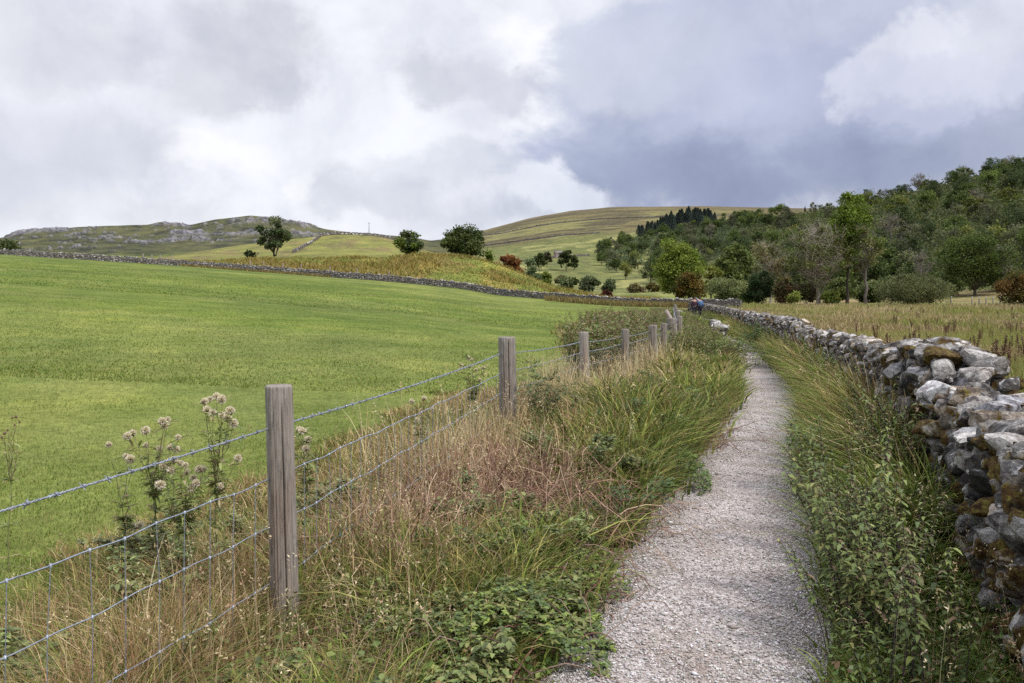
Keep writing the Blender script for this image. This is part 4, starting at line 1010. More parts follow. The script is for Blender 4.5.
def sprig(name, label, cat, x, y, seed, h, nst, spread, leafc, ls=.02, dens=60, group=None, dead=0.0):
    st, fo = sprig_mesh(seed, h, nst, spread, leafc, ls, dens, dead)
    e = empty(name, (x, y, h1(x, y))); tag(e, label, cat, group); st.build('stem', M_stem, e, True)
    if fo.n: fo.build('foliage', M_leaf, e)
    return e
DG = [(.055, .095, .03), (.08, .125, .035), (.045, .075, .03)]; LG = [(.11, .165, .04), (.15, .20, .05), (.08, .13, .035)]
sprig('rose_bush', 'small leafy briar leaning out from the right verge over the path where it narrows', 'bush', 2.38, 6.5, 5, .68, 9, .42, DG + LG[:1], .032, 60)
sprig('rose_bush', 'dark leafy briar with trailing stems reaching over the left edge of the path', 'bush', .82, 5.25, 6, .42, 9, .55, DG, .030, 70)
sprig('rose_bush', 'dark green briar clump in the left verge below the third fence post', 'bush', 1.15, 8.3, 7, .62, 12, .45, DG, .035, 80)
sprig('hawthorn_seedling', 'dark leaning hawthorn seedling thick with leaves in front of the third fence post', 'bush', .35, 8.4, 8, 1.0, 12, .40, DG + [(.10, .075, .04)], .03, 110)
sprig('hawthorn_seedling', 'small dark hawthorn seedling between the path and the low broken wall', 'bush', 7.3, 24, 9, 1.0, 12, .5, DG, .05, 80)

for i, (x, y, hh) in enumerate(((-.35, 4.9, .5), (.75, 6.2, .55), (.25, 6.9, .6), (1.55, 8.0, .5), (1.0, 9.2, .6), (1.9, 11.5, .6), (-1.75, 3.9, .36), (-2.1, 4.6, .34), (-1.5, 4.6, .34), (-1.2, 5.3, .40), (-1.9, 3.2, .32), (-.75, 3.0, .2), (-.5, 2.8, .2), (-.3, 3.3, .24), (-.95, 2.6, .2), (-.2, 2.9, .18), (-.6, 3.9, .28), (.1, 3.9, .26), (-1.15, 2.9, .2), (-.4, 4.3, .34), (-1.05, 3.9, .3), (-.1, 3.2, .24), (-.45, 3.6, .26), (-.9, 4.4, .36), (-1.3, 3.4, .26), (.3, 4.6, .34), (.15, 5.0, .4))):
    sprig('leafy_weed', ('bushy green weed low among the thistles behind the fence' if x < -1.1 else 'low leafy weed sprawling in the grass in front of the nearest post' if y < 4.4 else 'leafy dark green weed standing in the tangled left verge of the path'), 'weed', x, y, 400 + i, hh, 10, .3, [(.10, .13, .045), (.13, .16, .055), (.07, .09, .035), (.17, .17, .07)], .036, 90,
          'weeds among the thistles' if x < -1.1 else 'low weeds before the nearest post' if y < 4.4 else 'leafy weeds of the left verge')
# bramble patches: low mounds of trifoliate leaves over arching canes
def bramble(label, cx, cy, rx, ry, h, nleaf, cols, seed, canes=40, ls=.03, lean=0):
    r = np.random.default_rng(seed); st = MB(); fo = MB(); z0 = h1(cx, cy)
    for i in range(canes):
        a = r.uniform(0, 6.28); q = r.uniform(0, .8) ** .5; b = np.array([math.cos(a) * q * rx, math.sin(a) * q * ry, 0]); a2 = r.uniform(0, 6.28); ln = r.uniform(.25, .6)
        t = np.linspace(0, 1, 9); hh = h * r.uniform(.5, 1.15)
        pts = b + np.stack([np.cos(a2) * ln * t, np.sin(a2) * ln * t, hh * 4 * t * (1 - t) * .9 + .03], 1) + r.normal(0, .01, (9, 3))
        st.tube(pts, np.linspace(.0035, .0015, 9), 4, np.array([(.16, .07, .06), (.10, .06, .05), (.24, .17, .13), (.12, .12, .05)][r.integers(4)]))
    n = nleaf; a = r.uniform(0, 6.28, n); q = r.uniform(0, 1, n) ** .5
    x = np.cos(a) * q * rx; y = np.sin(a) * q * ry; env = h * (1 - q ** 2.5) * (.45 + 1.0 * fbm((x + cx) * 4, (y + cy) * 4, 3)) + .04
    P = np.stack([x, y, env * r.uniform(.35, 1.0, n) ** .6], 1)
    kp = fbm((x + cx) * 3.1 + seed, (y + cy) * 3.1, 3) > .36 + .22 * q ** 2; P = P[kp]; n = len(P)
    P = np.repeat(P, 3, 0); n3 = n * 3; th = np.repeat(r.uniform(0, 6.28, n), 3) + np.tile([-1.1, 0, 1.1], n)
    D = np.stack([np.cos(th), np.sin(th), r.normal(.1, .25, n3)], 1); D /= np.linalg.norm(D, axis=1, keepdims=True); sz = ls * r.uniform(.6, 1.25, n3)
    col = np.array(cols)[np.repeat(r.integers(0, len(cols), n), 3)] * np.repeat(r.uniform(.7, 1.35, n), 3)[:, None]
    V, Q, Tr, C = leaf_blade(P, D, sz, sz * .6, col, .3, .25); fo.add(V, Q, C); fo.F.setdefault(3, []).append(Tr)
    e = empty('bramble', (cx, cy, z0)); tag(e, label, 'bramble'); st.build('stem', M_stem, e, True); fo.build('foliage', M_leaf, e); return e
BG = [(.10, .14, .035), (.075, .105, .03), (.15, .185, .045), (.055, .08, .03), (.13, .135, .05)]
bramble('bright green low bramble patch at the bottom edge of the left verge beside the gravel', -.04, 3.6, .50, .70, .20, 3000, BG, 31, 40, .028)
bramble('green bramble mound below the tangle of dead brown stems on the left verge', -.10, 4.55, .55, .65, .27, 3000, BG, 32, 45, .030)
bramble('small bramble patch low in the straw grass right of the nearest fence post', -.52, 3.5, .28, .45, .16, 800, BG, 33, 20, .022)
bramble('small bramble with reddish leaves on the stony left path edge', .42, 4.3, .22, .4, .15, 600, BG + [(.14, .08, .05)], 34, 18, .022)
bramble('dark bramble mound on the left verge where the path first bends', 1.3, 6.9, .40, .7, .30, 1500, DG + BG[:2], 35, 30, .032)
bramble('bramble clump in the grass of the left verge halfway along the bend', 2.2, 10.0, .55, .9, .38, 1400, DG + BG[:3], 36, 30, .04)
bramble('wide bramble patch beside the far narrow stretch of path', 5.6, 20, 1.0, 2.2, .6, 2600, BG, 37, 40, .07)

# tangle of dead brown stems
def tangle(name, label, cx, cy, rx, ry, h, n, seed, cols):
    r = np.random.default_rng(seed); m = MB(); z0 = h1(cx, cy)
    for i in range(n):
        a = r.uniform(0, 6.28); q = r.uniform(0, 1) ** .5; b = np.array([math.cos(a) * q * rx, math.sin(a) * q * ry, 0.0]); a2 = r.uniform(0, 6.28)
        hh = h * r.uniform(.4, 1.05) * (1 - .4 * q * q); ln = r.uniform(.05, .75) * (1 if h > .2 else .5); t = np.linspace(0, 1, 7)
        up = hh * (t if r.random() < .55 else 3.2 * t * (1 - t) + .1)
        pts = b + np.stack([np.cos(a2) * ln * t, np.sin(a2) * ln * t, up], 1) + r.normal(0, .02, (7, 3)) * (t > 0)[:, None]
        m.tube(pts, np.linspace(.0034, .0016, 7) * r.uniform(.6, 1.4), 3, np.array(cols)[r.integers(len(cols))] * r.uniform(.6, 1.5), False)
        if r.random() < .6:
            for w in range(3):
                k = r.integers(2, 7); v = r.normal(0, 1, 3); v[2] = abs(v[2]) * .4; m.tube([pts[k], pts[k] + v / np.linalg.norm(v) * r.uniform(.04, .14)], [.0012, .0007], 3, np.array(cols)[r.integers(len(cols))], False)
    e = tag(m.build(name, M_stem, None, False, (cx, cy, z0)), label, 'dead plant'); return e
BR = [(.24, .135, .095), (.15, .085, .06), (.33, .21, .15), (.26, .15, .11), (.44, .33, .23)]
tangle('dead_willowherb', 'dense brown tangle of dead stems beside the second fence post', -.12, 5.7, .60, .80, .68, 520, 41, BR)
tangle('dead_willowherb', 'brown dead stems sprawling downhill from the tangle toward the path', .40, 5.35, .45, .6, .42, 430, 42, BR)
tangle('dead_willowherb', 'thin clump of brown dead stalks just right of the nearest post', -.62, 4.6, .40, .65, .55, 380, 43, BR)
tangle('dead_willowherb', 'dark dead stalks low in the grass of the left verge by the bend', 1.9, 8.6, .4, .6, .38, 170, 44, BR[:2])
tangle('dead_willowherb', 'heap of short brown twigs lying on the stony left edge of the path', .30, 4.15, .20, .30, .09, 160, 45, BR)

# ------------------------------------------------------------------ thistles
def fluff_mesh(seed):
    r = np.random.default_rng(seed); m = MB(); n = 330
    v = r.normal(0, 1, (n, 3)); v[:, 2] = v[:, 2] * .8 + .45; v /= np.linalg.norm(v, axis=1, keepdims=True); ln = r.uniform(.7, 1.2, n) * .0175
    w = np.cross(v, r.normal(0, 1, (n, 3))); w /= np.linalg.norm(w, axis=1, keepdims=True)
    c = np.array([0, 0, .004]); V = np.stack([c + v * .003 - w * .0006, c + v * .003 + w * .0006, c + v * ln[:, None] + w * .0022, c + v * ln[:, None] - w * .0022], 1).reshape(-1, 3)
    m.add(V, (np.arange(n) * 4)[:, None] + np.arange(4), np.repeat(np.array([[.80, .72, .69]]) * r.uniform(.7, 1.1, (n, 1)), 4, 0)); d = m.mesh('down')
    k = MB(); V, Fc = ROCKS[1][seed % 14]; k.add(V * np.array([.0075, .0075, .009]) + [0, 0, -.006], Fc, (.13, .08, .06)); return d, k.mesh('seed_cup', True)
FL = [fluff_mesh(i) for i in range(4)]
def thistle(label, px, d, heads, seed, leaves=220, hmin=.05, fluffy=True):
    leaves = int(leaves * 1.9)
    """heads: (px, py) seed-head positions seen in the photo, spread in depth"""
    r = np.random.default_rng(seed); x0, y0, z0 = at(px, d)
    e = empty('thistle', (x0, y0, z0)); tag(e, label, 'thistle')
    st = MB(); fo = MB(); hp = []
    for (hx, hy) in heads:
        dd = d + r.uniform(-.10, .10); hp.append(np.array([(hx - CX) / F * dd - x0, dd - y0, EYE - (hy - HY) / F * dd - z0]))
    nst = max(1, len(heads) // 4); cl = [hp[i::nst] for i in range(nst)]
    for grp in cl:
        c = np.mean(grp, axis=0); fork = np.array([c[0] * .6, c[1] * .6, c[2] * .62]); base = np.array([r.normal(0, .04), r.normal(0, .04), 0])
        mp = bezier(base, fork, 0, 7, .008, r); st.tube(mp, np.linspace(.0042, .003, 7), 5, (.16, .17, .07))
        P = [mp[r.integers(1, 7)] for _ in range(leaves // 3 // nst)]
        for g in grp:
            bp = bezier(fork, g - [0, 0, .01], .0, 6, .008, r); st.tube(bp, np.linspace(.0026, .0014, 6), 4, (.18, .17, .08))
            P += [bp[r.integers(0, 6)] for _ in range(max(4, leaves // 2 // len(heads)))]
            q = random.randrange(4); hd = obj('seed_head', FL[q][1], M_stem, e, tuple(g)); s = r.uniform(.85, 1.35); hd.scale = (s,) * 3
            hd.rotation_euler = (r.normal(0, .5), r.normal(0, .5), r.uniform(0, 6))
            if fluffy: obj('down', FL[q][0], M_fluff, hd)
        P = np.array(P); n = len(P); th = r.uniform(0, 6.28, n); D = np.stack([np.cos(th), np.sin(th), r.normal(.25, .3, n)], 1); sz = r.uniform(.03, .075, n)
        col = np.array([(.17, .21, .075), (.21, .24, .095), (.13, .16, .06), (.24, .20, .11)])[r.integers(0, 4, n)]
        V, Q, Tr, C = leaf_blade(P, D, sz, sz * .24, col, .6, .3); k = fo.n; fo.add(V, Q, C); fo.F.setdefault(3, []).append(Tr + k)
    st.build('stem', M_stem, e, True); fo.build('foliage', M_leaf, e); return e
thistle('tall thistle crowned with white seed heads, first left of the nearest post', 212, 4.1,
        [(210, 399), (217, 397), (222, 400), (204, 402), (207, 411), (213, 414), (222, 416), (228, 418), (230, 412), (233, 424), (238, 459), (221, 486)], 51, 280)
thistle('bushy thistle full of fluffy heads hanging just below the barbed wire', 178, 4.15,
        [(168, 463), (174, 461), (180, 464), (185, 466), (170, 471), (187, 473), (193, 478), (196, 484), (200, 470), (203, 470), (164, 466), (192, 489), (220, 487), (160, 486)], 52, 330)
thistle('loose thistle with scattered pale heads just above the barbed wire, second from the post', 150, 4.3,
        [(162, 422), (168, 420), (165, 426), (146, 431), (178, 438), (170, 448), (176, 450), (160, 449), (146, 446), (133, 434), (128, 437)], 53, 260)
thistle('sparse thistle with a few pale heads furthest left in the near pasture edge', 118, 4.5, [(109, 445), (125, 457), (131, 460), (134, 528), (139, 526)], 54, 150)
thistle('thistle with two white heads showing right behind the nearest post', 312, 4.4, [(299, 430), (308, 441), (306, 449), (302, 432)], 55, 200)
thistle('dark thistle with small heads in the pasture edge left of the second post', 470, 8.0, [(468, 358), (472, 360), (476, 370), (484, 368), (462, 366), (480, 380)], 56, 380)
thistle('thistle with brown stalks halfway between the first two posts', 420, 6.2, [(412, 402), (424, 399), (432, 410), (417, 420)], 57, 200)
thistle('single curved brown seed stalk at the left edge of the picture over the pasture', 10, 4.6, [(17, 416), (20, 421), (8, 429), (2, 436), (12, 418), (15, 424), (5, 432)], 58, 50, fluffy=False)

# dark weeds with purple-brown heads: knapweed and thistle bank on both sides of the far fence
def weed_meshes(seed):
    r = np.random.default_rng(seed); st = MB(); fo = MB(); fl = MB()
    for s in range(7):
        az = r.uniform(0, 6.28); b = np.array([r.normal(0, .1), r.normal(0, .1), 0]); tip = b + [math.cos(az) * .25, math.sin(az) * .25, r.uniform(.7, 1.0)]
        mp = bezier(b, tip, 0, 6, .02, r); st.tube(mp, np.linspace(.008, .004, 6), 4, (.16, .11, .06))
        for q in range(9):
            k = r.integers(2, 6); v = r.normal(0, 1, 3); v[2] = abs(v[2]); v /= np.linalg.norm(v); e = mp[k] + v * .16; st.tube([mp[k], e], [.003, .002], 3, (.17, .12, .06), False)
            V, Fc = ROCKS[1][q % 14]; fl.add(V * .016 + e, Fc, [(.14, .09, .06), (.20, .15, .10), (.30, .17, .30), (.36, .30, .22)][r.choice(4, p=[.5, .3, .04, .16])])
        n = 130; P = mp[r.integers(0, 6, n)] + r.normal(0, .035, (n, 3)); V, Q, C = leaf_quads(P, r.uniform(.04, .09, n), np.array([(.10, .14, .045), (.14, .17, .055), (.15, .13, .06)])[r.integers(0, 3, n)], .35); fo.add(V, Q, C)
    return st.mesh('stem'), fo.mesh('foliage'), fl.mesh('blossom')
WD = [weed_meshes(60 + i) for i in range(5)]
for i in range(150):
    d = math.exp(random.uniform(math.log(15), math.log(60)));
    wl = np.interp(d, [14, 20, 26, 40, 60], [.9, 1.8, 3.6, 5.0, 5]) * random.uniform(.5, 1.05)
    inside = random.random() < .68
    x = float(fx_(d)) - random.uniform(.1, wl) if inside else float(fx_(d)) + random.uniform(.05, .72) * (float(pc(d) - pw(d) / 2) - float(fx_(d)))
    if not inside and d < 21: continue
    if inside and d < 24 and x > float(fx_(d)) - .45: x -= .6
    e = empty('knapweed', (x, d, h1(x, d)), random.uniform(0, 6.28)); s = random.uniform(.75, 1.15) * (1 if inside else .72); e.scale = (s * 1.15, s * 1.15, s)
    tag(e, 'brown headed knapweed standing on the pasture side of the fence' if inside else 'brown headed knapweed between the fence and the path', 'weed', 'knapweed on the pasture side' if inside else 'knapweed on the path side')
    me = WD[i % 5]; obj('stem', me[0], M_stem, e); obj('foliage', me[1], M_leaf, e); obj('blossom', me[2], M_stem, e)

# dock spikes in the rough field
def dock_meshes(seed):
    r = np.random.default_rng(seed); st = MB(); fl = MB()
    for s in range(3):
        b = np.array([r.normal(0, .05), r.normal(0, .05), 0]); tip = b + [r.normal(0, .08), r.normal(0, .08), r.uniform(.75, 1.0)]; mp = bezier(b, tip, 0, 5, .008, r)
        st.tube(mp, [.01, .009, .007, .006, .004], 4, (.12, .06, .04))
        n = 150; t = r.uniform(.35, 1.0, n); P = b + (tip - b) * t[:, None] + r.normal(0, .022, (n, 3)) * (1.25 - t)[:, None] * 1.4
        V, Q, C = leaf_quads(P, r.uniform(.02, .045, n), np.array([(.13, .07, .05), (.18, .11, .07), (.085, .05, .035)])[r.integers(0, 3, n)], .8); fl.add(V, Q, C)
    return st.mesh('stem'), fl.mesh('seed_sprays')
DK = [dock_meshes(80 + i) for i in range(4)]
for i in range(165):
    d = math.exp(random.uniform(math.log(14), math.log(112))); px = random.uniform(800, 1150) if random.random() < .75 else random.uniform(880, 1150)
    if d > 55: px = max(px, random.uniform(860, 1100))
    x = (px - CX) / F * d
    if x < float(wx_(min(d, 94))) + .8: continue
    e = empty('dock', (x, d, h1(x, d)), random.uniform(0, 6.28)); s = random.uniform(.45, .85); e.scale = (s * 1.2, s * 1.2, s)
    tag(e, 'rusty brown dock seed spike standing in the rough grass beyond the stone wall', 'dock', 'dock spikes in the rough field')
    obj('stem', DK[i % 4][0], M_stem, e); obj('seed_sprays', DK[i % 4][1], M_stem, e)

# ================================================================== TREES
G1 = [(.10, .135, .03), (.075, .11, .028), (.125, .15, .035)]
DKG = [(.055, .075, .03), (.045, .062, .028), (.07, .085, .035)]
BRT = [(.13, .17, .03), (.11, .15, .028), (.16, .195, .04)]
def T1(name, label, px, d, hpx, wpx, basepx=0.12, cols=G1, ncl=22, leaves=7000, ls=None, seed=1, tr=.022, bare=0.0, stems=1, flat=1.0, clr=.33, cat='tree', off=(0, 0), bark=(.085, .075, .06), dz=0):
    h = hpx * d / F; cr = wpx * d / F / 2
    T, Cn = crown_tree(h, cr, h * basepx, int(ncl * 1.35), int(leaves * 1.2), ls or d / F * 2.3, cols, bark, tr, flat, 1, bare, stems, .5, seed, clr, off)
    return plant_tree(name, label, cat, px, d, T, Cn, dz=dz)
# trees on the skyline of the mound
T1('hawthorn_tree', 'lone dark thin crowned tree with several stems on the yellow-green hill', 275, 205, 40, 40, .08, DKG, 15, 3600, None, 3, .028, .35, 4, 1.0, .27, dz=1.2)
T1('hawthorn_bush', 'tiny dark bush just left of the lone tree on the hill', 251, 206, 9, 16, 0, DKG, 6, 700, .45, 4, .03, 0, 2, cat='bush', dz=.6)
T1('ash_tree', 'small dark round tree on the mound between the lone tree and the broad one', 408, 203, 27, 32, .06, DKG + G1[:1], 14, 4200, None, 5, .025, .1, 3, dz=.5)
T1('ash_tree', 'broad dark green tree on the mound left of the red bush', 464, 200, 36, 50, .05, [(.07, .09, .03), (.055, .078, .028)], 24, 8000, None, 6, .025, 0, 3, dz=.5)
T1('young_tree', 'thin sparse sapling between the broad dark tree and the red bush', 490, 203, 26, 14, .1, G1, 7, 700, None, 7, .02, .2, 2, dz=-.5)
T1('copper_beech', 'rounded rust red bush at the right end of the mound', 507, 196, 27, 31, .0, [(.15, .06, .03), (.19, .085, .035), (.12, .045, .03)], 18, 6000, None, 8, .02, dz=-2.0)
T1('small_tree', 'little green tree just above the red bush on the pale pasture', 507, 420, 12, 10, .1, DKG, 5, 700, .8, 9, .02)
# valley trees
T1('willow_tree', 'grey-green pointed tree just right of the red bush below the mound', 532, 240, 34, 24, .0, [(.085, .11, .055), (.07, .095, .05)], 14, 4500, None, 10, .02, dz=-2)
T1('round_tree', 'dark tree of the pair in the pale valley pasture, left one', 539, 420, 19, 14, .1, DKG, 9, 1700, None, 11, .02)
T1('round_tree', 'brownish tree of the pair in the pale valley pasture, right one behind', 547, 440, 17, 11, .1, [(.09, .075, .045), (.07, .07, .04)], 7, 1200, None, 12, .02, .2)
T1('round_tree', 'dark spreading tree beside the small barn in the valley', 566, 420, 22, 17, .1, DKG, 9, 1700, None, 13, .02, .1)
T1('round_tree', 'small dark tree standing right of the barn tree on the pasture', 574, 425, 18, 9, .1, DKG, 5, 800, None, 14, .02)
for i, (px, d, h, w, c, lab) in enumerate(((545, 320, 9, 11, DKG, 'dark low round bush under the pale pasture'), (561, 320, 10, 12, [(.10, .08, .05), (.08, .075, .04)], 'brownish round bush in the valley below the barn tree'),
        (574, 315, 9, 10, DKG, 'small dark bush right of the brownish one in the valley'), (585, 310, 10, 11, [(.08, .09, .05)], 'grey-green bush in the valley above the little dark red one'),
        (546, 270, 18, 14, G1, 'slim tree at the foot of the valley pasture beside the grey-green tree'), (565, 262, 16, 18, [(.09, .11, .05)], 'pale green bushy tree at the foot of the mound'),
        (590, 260, 20, 28, [(.075, .095, .05)], 'grey-green thicket left of the dark red bush near the far wall'), (610, 265, 14, 16, [(.08, .10, .05)], 'small bushy tree behind the dark red bush'),
        (606, 170, 12, 15, [(.09, .03, .025), (.07, .028, .025)], 'small dark red bush just behind the far wall'), (636, 250, 9, 22, [(.10, .07, .045), (.08, .07, .035)], 'low brownish bush right of the small dark red one'),
        (652, 255, 10, 14, [(.12, .10, .035)], 'yellowish bush left of the bright green tree'))):
    T1('bush', lab, px, d, h, w, .0, c, 8, 1500, None, 100 + i, .02, cat='bush', dz=-.5)
# field edge trees, right of centre
T1('sycamore_tree', 'bright green round tree standing left of the woods behind the far wall', 678, 150, 66, 56, .10, BRT, 34, 15000, .36, 20, .02, 0, 1, 1.1)
T1('field_maple', 'autumn tinted olive and orange bush in front of the bright green tree', 689, 138, 34, 38, .0, [(.16, .11, .03), (.12, .115, .03), (.15, .085, .03), (.10, .11, .03)], 20, 8000, .32, 21, .02, cat='bush')
T1('young_tree', 'pale yellow-green sapling leaning right of the autumn bush', 712, 142, 42, 26, .15, [(.19, .20, .05), (.15, .17, .045)], 12, 3200, .30, 22, .018, .1, 2)
T1('willow_bush', 'round grey-green willow bush beside the end of the far wall', 727, 128, 30, 42, .0, [(.085, .10, .045), (.10, .11, .05)], 24, 11000, .22, 23, .02, cat='bush', stems=3)
T1('ash_tree', 'dull green tree behind the willow bush', 735, 165, 62, 46, .1, [(.085, .105, .035), (.07, .09, .03)], 26, 8000, None, 24, .02, .1)
T1('holly_bush', 'very dark green holly thicket right of the willow bush', 757, 130, 36, 36, .0, [(.03, .05, .022), (.04, .06, .025)], 20, 7000, .28, 25, .02, cat='bush')
T1('ash_tree', 'half bare tree with pale twigs above the holly thicket', 770, 150, 66, 46, .2, [(.11, .11, .05), (.14, .12, .06)], 20, 2200, None, 26, .018, .9, 1, bark=(.26, .23, .20))
T1('hawthorn_bush', 'reddish brown bush between the holly and the half bare oak', 784, 127, 28, 26, .0, [(.075, .06, .03), (.065, .065, .03), (.085, .055, .03)], 14, 4000, .3, 27, .02, cat='bush')
T1('gorse_bush', 'bright yellow-green low bush at the foot of the reddish brown one', 794, 122, 14, 20, .0, [(.12, .14, .035), (.10, .12, .03)], 9, 2600, .25, 28, .02, cat='bush')
T1('oak_tree', 'half bare tree with a dark crooked trunk and pale twigs in front of the wood', 818, 125, 84, 72, .18, [(.10, .125, .035), (.085, .11, .03), (.13, .14, .05)], 34, 3600, .34, 29, .026, 1.0, 1, 1.0, .30, bark=(.20, .175, .15))
T1('hawthorn_bush', 'dark brown scrubby bush under the half bare oak', 806, 131, 24, 34, .0, [(.075, .06, .035), (.06, .065, .03)], 14, 3500, .3, 30, .02, cat='bush')
T1('gorse_bush', 'green low bush under the half bare oak, right of its trunk', 831, 124, 14, 22, .0, G1, 9, 2500, .25, 31, .02, cat='bush')
T1('sycamore_tree', 'tallest tree at the field edge, bright green crown over a slim trunk', 847, 128, 114, 52, .30, [(.105, .15, .025), (.085, .125, .024), (.12, .16, .032)], 30, 11000, .36, 32, .014, .15, 1, 1.15, .36, bark=(.06, .05, .045))
T1('ash_tree', 'thin half bare tree with a dark trunk directly right of the tallest one', 866, 124, 86, 40, .3, [(.10, .13, .035), (.12, .12, .05)], 18, 2200, .32, 33, .02, .9, 1, bark=(.14, .12, .11))
T1('willow_bush', 'large rounded grey-green bush alone in front of the wood', 914, 122, 32, 82, .0, [(.085, .095, .045), (.10, .105, .05), (.075, .085, .04)], 46, 22000, .20, 34, .012, 0, 5, cat='bush', clr=.24)
T1('beech_tree', 'wide domed green tree above the pale bank behind the large rounded bush', 975, 160, 68, 76, .12, [(.085, .115, .03), (.07, .10, .028)], 42, 16000, .36, 35, .02, 0, 1, .95)
T1('ash_tree', 'bare pale grey branching tree right of the wide domed one', 1003, 158, 56, 30, .25, [(.10, .11, .05)], 12, 500, .3, 36, .018, 1.0, 1, bark=(.22, .20, .18))
T1('hawthorn_bush', 'orange-brown autumn bush on the right edge of the photo in the rough field', 1020, 118, 36, 50, .0, [(.14, .085, .03), (.11, .09, .03), (.09, .095, .03), (.15, .09, .03)], 24, 9500, .28, 37, .02, cat='bush')
T1('dark_tree', 'dark low tree cut by the left edge of the photo behind the pasture wall', -2, 185, 14, 44, .0, DKG, 18, 5000, None, 38, .02, dz=.5)

for i, (px, d, hh, ww, c, lab) in enumerate(((868, 141, 22, 40, [(.06, .075, .03), (.075, .085, .035)], 'dark scrub filling the gap behind the thin half bare tree'), (893, 150, 26, 34, DKG, 'dark thicket behind the left end of the large rounded bush'),
        (838, 140, 26, 34, [(.07, .085, .03)], 'shady bush between the half bare oak and the tallest tree'), (742, 138, 24, 30, [(.07, .09, .03)], 'dull green bush between the willow bush and the holly thicket'),
        (940, 170, 24, 44, DKG, 'dark scrub behind the right end of the large rounded bush'), (1002, 168, 22, 40, [(.065, .08, .03)], 'low scrub under the bare pale tree at the wood edge'))):
    T1('scrub_bush', lab, px, d, hh, ww, .0, c, 16, 4200, None, 140 + i, .02, cat='bush')
# woods: a few shapes copied over the slopes, every tree its own object
def proto(seed, h, cr, base, ncl, nl, ls, cols, bare, flat=1.0, bark=(.09, .08, .07), tr=.02):
    T, Cn = crown_tree(h, cr, base, ncl, nl, ls, cols, bark, tr, flat, 1, bare, 1, .5, seed, .36)
    return T.mesh('trunk', True), Cn.mesh('crown')
WOOD = [proto(201, 12, 5.2, 1.5, 18, 2600, .55, [(.065, .09, .028), (.05, .072, .025)], 0),
        proto(202, 13, 4.6, 2.0, 16, 2400, .55, [(.09, .115, .032), (.07, .095, .03)], 0),
        proto(203, 11, 5.6, 1.5, 18, 2600, .55, [(.05, .066, .028), (.04, .056, .025)], 0),
        proto(204, 14, 4.4, 3.0, 15, 1500, .5, [(.085, .095, .045), (.07, .08, .04)], .8, 1.0, (.15, .13, .12)),
        proto(205, 12, 5.0, 1.5, 16, 2400, .55, [(.10, .12, .03), (.115, .12, .035)], 0),
        proto(206, 12, 4.8, 2.0, 15, 1800, .5, [(.075, .085, .05), (.09, .095, .055)], .45, 1, (.13, .12, .11)),
        proto(207, 13, 4.5, 3.0, 14, 450, .45, [(.09, .085, .05)], 1.0, 1.0, (.17, .15, .14))]
WLAB = ['dark green rounded tree', 'mid green tall tree', 'very dark broad tree', 'thin grey-green half bare tree', 'olive yellow-green tree', 'grey-green tree with twigs showing', 'bare grey branched tree']
WNAM = ['broadleaf_tree', 'broadleaf_tree', 'broadleaf_tree', 'ash_tree', 'broadleaf_tree', 'ash_tree', 'bare_tree']
def wood_tree(px, d, k, s, where, group):
    x, y, z = at(px, d); e = empty(WNAM[k], (x, y, z - .4), random.uniform(0, 6.28)); e.scale = (s * random.uniform(.9, 1.15),) * 2 + (s,)
    tag(e, WLAB[k] + ' ' + where, 'tree', group + ': ' + WLAB[k] + 's'); obj('trunk', WOOD[k][0], M_bark, e); obj('crown', WOOD[k][1], M_crown, e)
r_ = random.Random(99)
cnt = 0; placed = []
def free(x, y, m):
    for (a, b) in placed:
        if abs(a - x) < m and abs(b - y) < m and math.hypot(a - x, b - y) < m: return False
    placed.append((x, y)); return True
tries = 0
while cnt < 190 and tries < 20000:
    tries += 1
    d = r_.uniform(168, 620) if r_.random() < .8 else r_.uniform(168, 300)
    px = r_.uniform(765 - (d > 380) * 60, 1130); x = (px - CX) / F * d
    if d < 185 and px < 800: continue
    if 930 < px < 1000 and d < 178: continue
    if free(x, d, 6.0 + d * .006):
        k = r_.choices(range(7), [5, 4, 5, 3, 3, 3, 1.6])[0]
        random.seed(tries); wood_tree(px, d, k, r_.uniform(.75, 1.15), 'in the wood covering the right hillside', 'wood on the right hillside'); cnt += 1
cnt = 0; tries = 0
while cnt < 105 and tries < 9000:
    tries += 1
    d = r_.uniform(285, 880); px = r_.uniform(586, 760); x = (px - CX) / F * d
    if d < 480 and px < 596 + (480 - d) * .17: continue
    if d > 480 and px < 600 + (d - 480) * .03: continue
    if 715 < px < 760 and d > 700 and r_.random() < .6: continue
    if free(x, d, 9):
        k = r_.choices(range(7), [6, 2, 4, 2, 2, 2, .4])[0]; random.seed(tries + 7)
        wood_tree(px, d, k, r_.uniform(.75, 1.1), 'in the valley wood below the conifers', 'valley wood'); cnt += 1
for (px, d, k, s) in ((600, 700, 2, .8), (608, 760, 0, .7), (622, 830, 2, .8), (598, 620, 3, .6), (603, 560, 2, .6), (745, 900, 2, .9), (752, 860, 2, .7), (735, 950, 0, .8), (688, 1000, 2, .8), (724, 880, 1, .8)):
    random.seed(int(px)); wood_tree(px, d, k, s, 'scattered at the edge of the moor above the valley', 'scattered moor edge trees')

